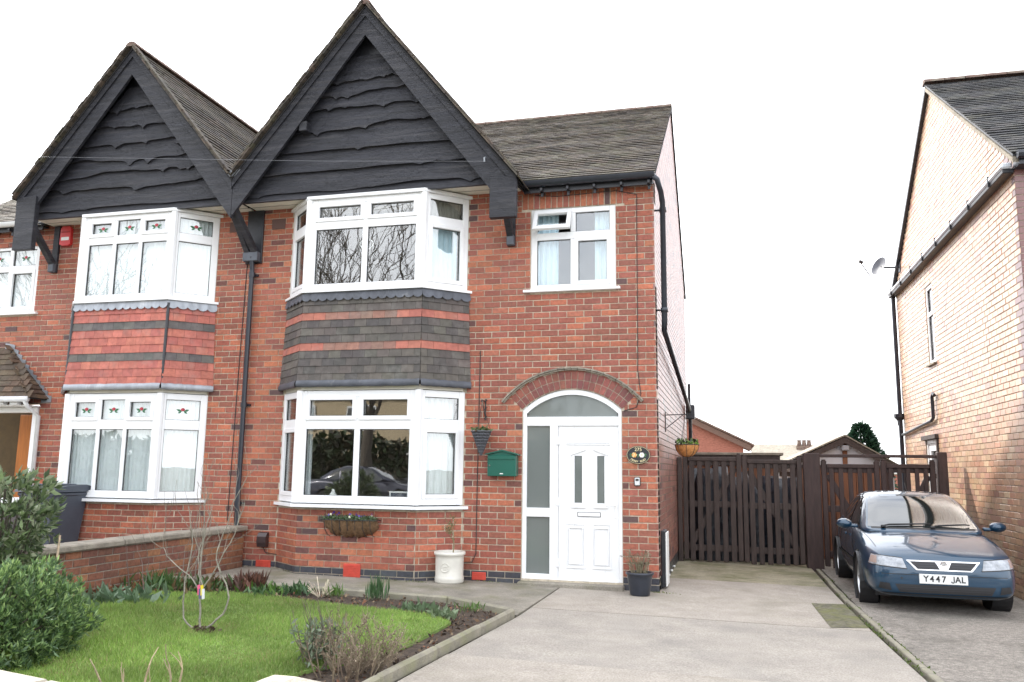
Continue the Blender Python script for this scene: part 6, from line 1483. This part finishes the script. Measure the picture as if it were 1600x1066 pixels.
def bush(label, cx, cy, cz, rx, ry, rz, n, leaf, cols, asp, name='evergreen_bush', whorl=1, stems=40, up=.5):
    b = thing(name, label, 'bush', (cx, cy, gz(cx)))
    g = G(); u = rng.normal(size=(n, 3)); u /= np.linalg.norm(u, axis=1)[:,None]
    lump = 1 + .20*np.sin(u[:,0]*5+u[:,2]*4+1.3)*np.sin(u[:,1]*6+.5) + .13*np.sin(u[:,0]*11+u[:,1]*9)*np.sin(u[:,2]*10)
    rad = lump*(rng.uniform(.35, 1.0, n)**.45)
    P3 = np.stack([cx+u[:,0]*rx*rad, cy+u[:,1]*ry*rad, cz+u[:,2]*rz*rad], 1); keep = P3[:,2] > gz(cx)+.02; P3, u, rad = P3[keep], u[keep], rad[keep]
    if whorl > 1:
        P3 = np.repeat(P3, whorl, 0); u = np.repeat(u, whorl, 0); rad = np.repeat(rad, whorl)
    leaves('foliage', P3, leaf, cols, b, asp, up, M_leaf, None, .75, .3, dirs=u*1.0)
    for k in range(stems):
        d = Vector(rng.normal(size=3)); d.z = abs(d.z)+.3; d.normalize()
        g.tube([(cx, cy, gz(cx)), (cx+d.x*rx*.5, cy+d.y*ry*.5, gz(cx)+(cz+d.z*rz-gz(cx))*.5), (cx+d.x*rx*.95, cy+d.y*ry*.95, cz+d.z*rz*.9)], [.014,.008,.003], 5)
    mk('stems', g, M_dbark, b); return b
bush('dense rounded evergreen bush with small narrow leaves behind the street wall', -4.36, -5.60, .23, .62, .60, .52, 5000, .060, [(.11,.19,.07),(.15,.25,.085),(.20,.32,.11),(.30,.42,.16),(.09,.15,.075),(.13,.21,.10)], .24, whorl=9, up=1.0)
bush('taller open evergreen shrub with broad glossy leaves beside the garden wall', -5.74, -4.2, .92, .46, .46, .46, 420, .105, [(.12,.17,.075),(.15,.21,.09),(.21,.27,.14),(.34,.38,.25),(.09,.13,.07)], .34, name='broadleaf_shrub', whorl=6, stems=60, up=.5)
# weeds in the joints of the concrete
yk = np.concatenate([rng.normal(c_, .12, 45) for c_ in rng.uniform(-5, 3, 11)]); xk = 2.185+np.where(yk < 0, -yk*.034, 0)+rng.choice([-.045,.045], len(yk))+rng.normal(0, .008, len(yk))
leaves('joint_weeds', np.stack([xk, yk, np.full(len(yk), gz(2.2))], 1), .028, [(.10,.15,.03),(.14,.18,.05),(.08,.11,.03)], None, .5, .5, None, 'stuff', label='moss and small weeds growing along the kerb joint', cat='weeds')
xw = np.concatenate([rng.normal(c_, .10, 40) for c_ in (-4.9, -3.4, -3.0, -2.2, -.1, 0.06)]); yw = np.where(xw > -.3, -.02, np.where(xw > -2.5, -.03, np.where(xw > -4.7, -.44, -.25)))
leaves('wall_foot_weeds', np.stack([xw, yw-rng.uniform(0, .04, len(xw)), -.015*xw], 1), .026, [(.11,.14,.04),(.15,.17,.06)], None, .5, .4, None, 'stuff', label='tiny moss tufts at the foot of the front brick wall', cat='weeds')
# conifer beyond the garage
cx, cy = 5.55, 22.0
a = thing('conifer_tree', 'dark pointed conifer beyond the white garage roof', 'tree', (cx, cy, 0))
n = 5200; t = rng.uniform(0, 1, n)**.8; th = rng.uniform(0, 6.28, n); rr = (1.15*(1-t)**.75+.05)*rng.uniform(.55, 1.05, n)*(1+.15*np.sin(th*5+t*14)); H_ = 3.25
leaves('crown', np.stack([cx+rr*np.cos(th), cy+rr*np.sin(th), .35+t*(H_-.35)], 1), .22, [(.018,.05,.028),(.03,.07,.035),(.014,.036,.022)], a, .35, .4, dirs=np.stack([np.cos(th), np.sin(th), np.full(n, -.2)], 1))
g = G(); g.tube([(cx, cy, 0), (cx, cy, 3.2)], [.12,.02], 8); mk('trunk', g, M_dbark, a)

# overhead phone line to a hook on the right bargeboard, and a roof aerial
a = thing('phone_line', 'thin pale phone line strung across both black gables', 'cable', (-2.3, -.66, 5.5))
g = G(); g.tube([(-2.15, -.66, 5.50), (-4.5, -.78, 5.66), (-8.78, -1.0, 6.01), (-14, -1.27, 6.45), (-24, -1.8, 7.35)], .0017, 5, cap=False); mk('wire', g, mat('wire_grey_mat', (.32,.33,.36), .5), a)
g = G(); g.tube([(-2.15, -.64, 5.56), (-2.15, -.68, 5.54), (-2.15, -.67, 5.49)], .012, 6); mk('hook', g, M_lead, a)
a = thing('roof_aerial', 'small television aerial poking above the left slope of the tall gable', 'aerial', (-5.0, 3.6, 7.9))
g = G(); g.tube([(-5.15, 3.7, 7.7), (-5.15, 3.7, 9.35)], .014, 6); mk('mast', g, M_lead, a)
g = G(); g.tube([(-5.45, 3.5, 9.32), (-4.85, 3.9, 9.30)], .009, 5)
for i in range(6): x = -5.4+i*.1; y = 3.53+i*.067; g.tube([(x-.05, y+.08, 9.31), (x+.05, y-.08, 9.31)], .005, 4)
mk('boom', g, M_lead, a)

# ------------------------------------------------------------------ across the street: what the windows mirror
def big_tree(label, x, y, H_, seed):
    random.seed(seed); a = thing('street_tree', label, 'tree', (x, y, gz(x)-.05)); g = G(); z0 = gz(x)-.05
    g.tube([(x, y, z0), (x+.03, y, z0+.4), (x, y, z0+2.4), (x+.1, y, z0+3.4)], [.30,.23,.20,.18], 10, cap=False); mk('trunk', g, M_dbark, a)
    g = G()
    for k in range(7):
        t = k*.9+random.uniform(-.3,.3); twigs(g, (x+.1*random.uniform(-1,1), y, z0+2.4+.16*k), (math.cos(t)*.7, math.sin(t)*.7, 1.2), H_*.27, .09, 5, .55, .77, 2, .16, None, 6, 3, .13, .010)
    mk('crown', g, M_dbark, a)
big_tree('large bare street tree mirrored in the bay windows', -11.6, -17.4, 13, 3)
big_tree('second bare street tree mirrored in the upstairs bay window', -17.5, -20.5, 12, 5)
big_tree('bare street tree further along the road, mirrored in the red-tiled bay', -27.0, -19.0, 12, 9)
random.seed(11)
a = thing('opposite_house', 'yellow brick house across the road mirrored in the downstairs bay window', 'house', (-16, -31, 0))
g = G(); g.box(-27, -9, -38, -30, -.3, 5.4); mk('wall', g, M_yb, a)
g = G(); g.prism([(-27.4, -29.6, 5.35), (-27.4, -38.4, 5.35), (-27.4, -34, 8.3)], (18.8, 0, 0)); mk('roof', g, M_ridge, a)
for i in range(5):
    for z in (.9, 3.4):
        x = -25.6+i*3.5; g = G(); g.box(x, x+1.7, -29.98, -29.93, z, z+1.3, .02); wn = mk('window', g, M_upvc, a)
        for k in range(2): g = G(); g.box(x+.08+k*.8, x+.82+k*.8, -29.93, -29.915, z+.1, z+1.2); mk('pane', g, M_cglass, wn)
a = thing('reflection_hedge', 'dark hedge added across the road to darken the downstairs bay reflection', 'hedge', (-16, -19.5, 0))  # unseen hedge, added and raised so the lower panes mirror something dark
n = 32000; P3x = rng.uniform(-36, -4, n); P3 = np.stack([P3x, rng.uniform(-19.9, -19.1, n), rng.uniform(-.2, 1, n)**1*2.6+.25*np.sin(P3x*1.3)*np.sin(P3x*.37)], 1); leaves('foliage', P3, .34, [(.03,.05,.02),(.05,.07,.03),(.06,.05,.03)], a, .5, .2)
M_nav = mat('navy_paint', (.012,.014,.035), .3, metal=.3, coat=1.0); M_sil = mat('silver_paint', (.42,.43,.45), .3, metal=.5, coat=1.0)
for lab, pt, x, y in (('navy car parked across the road, mirrored in the downstairs bay', M_nav, -8.6, -16.2), ('silver car parked across the road, mirrored in the red-tiled bay', M_sil, -14.2, -16.2)):
    make_car(lab, None, pt, (x, y, -.12+gz(-14)+.03), R_(90), 1.0, False)
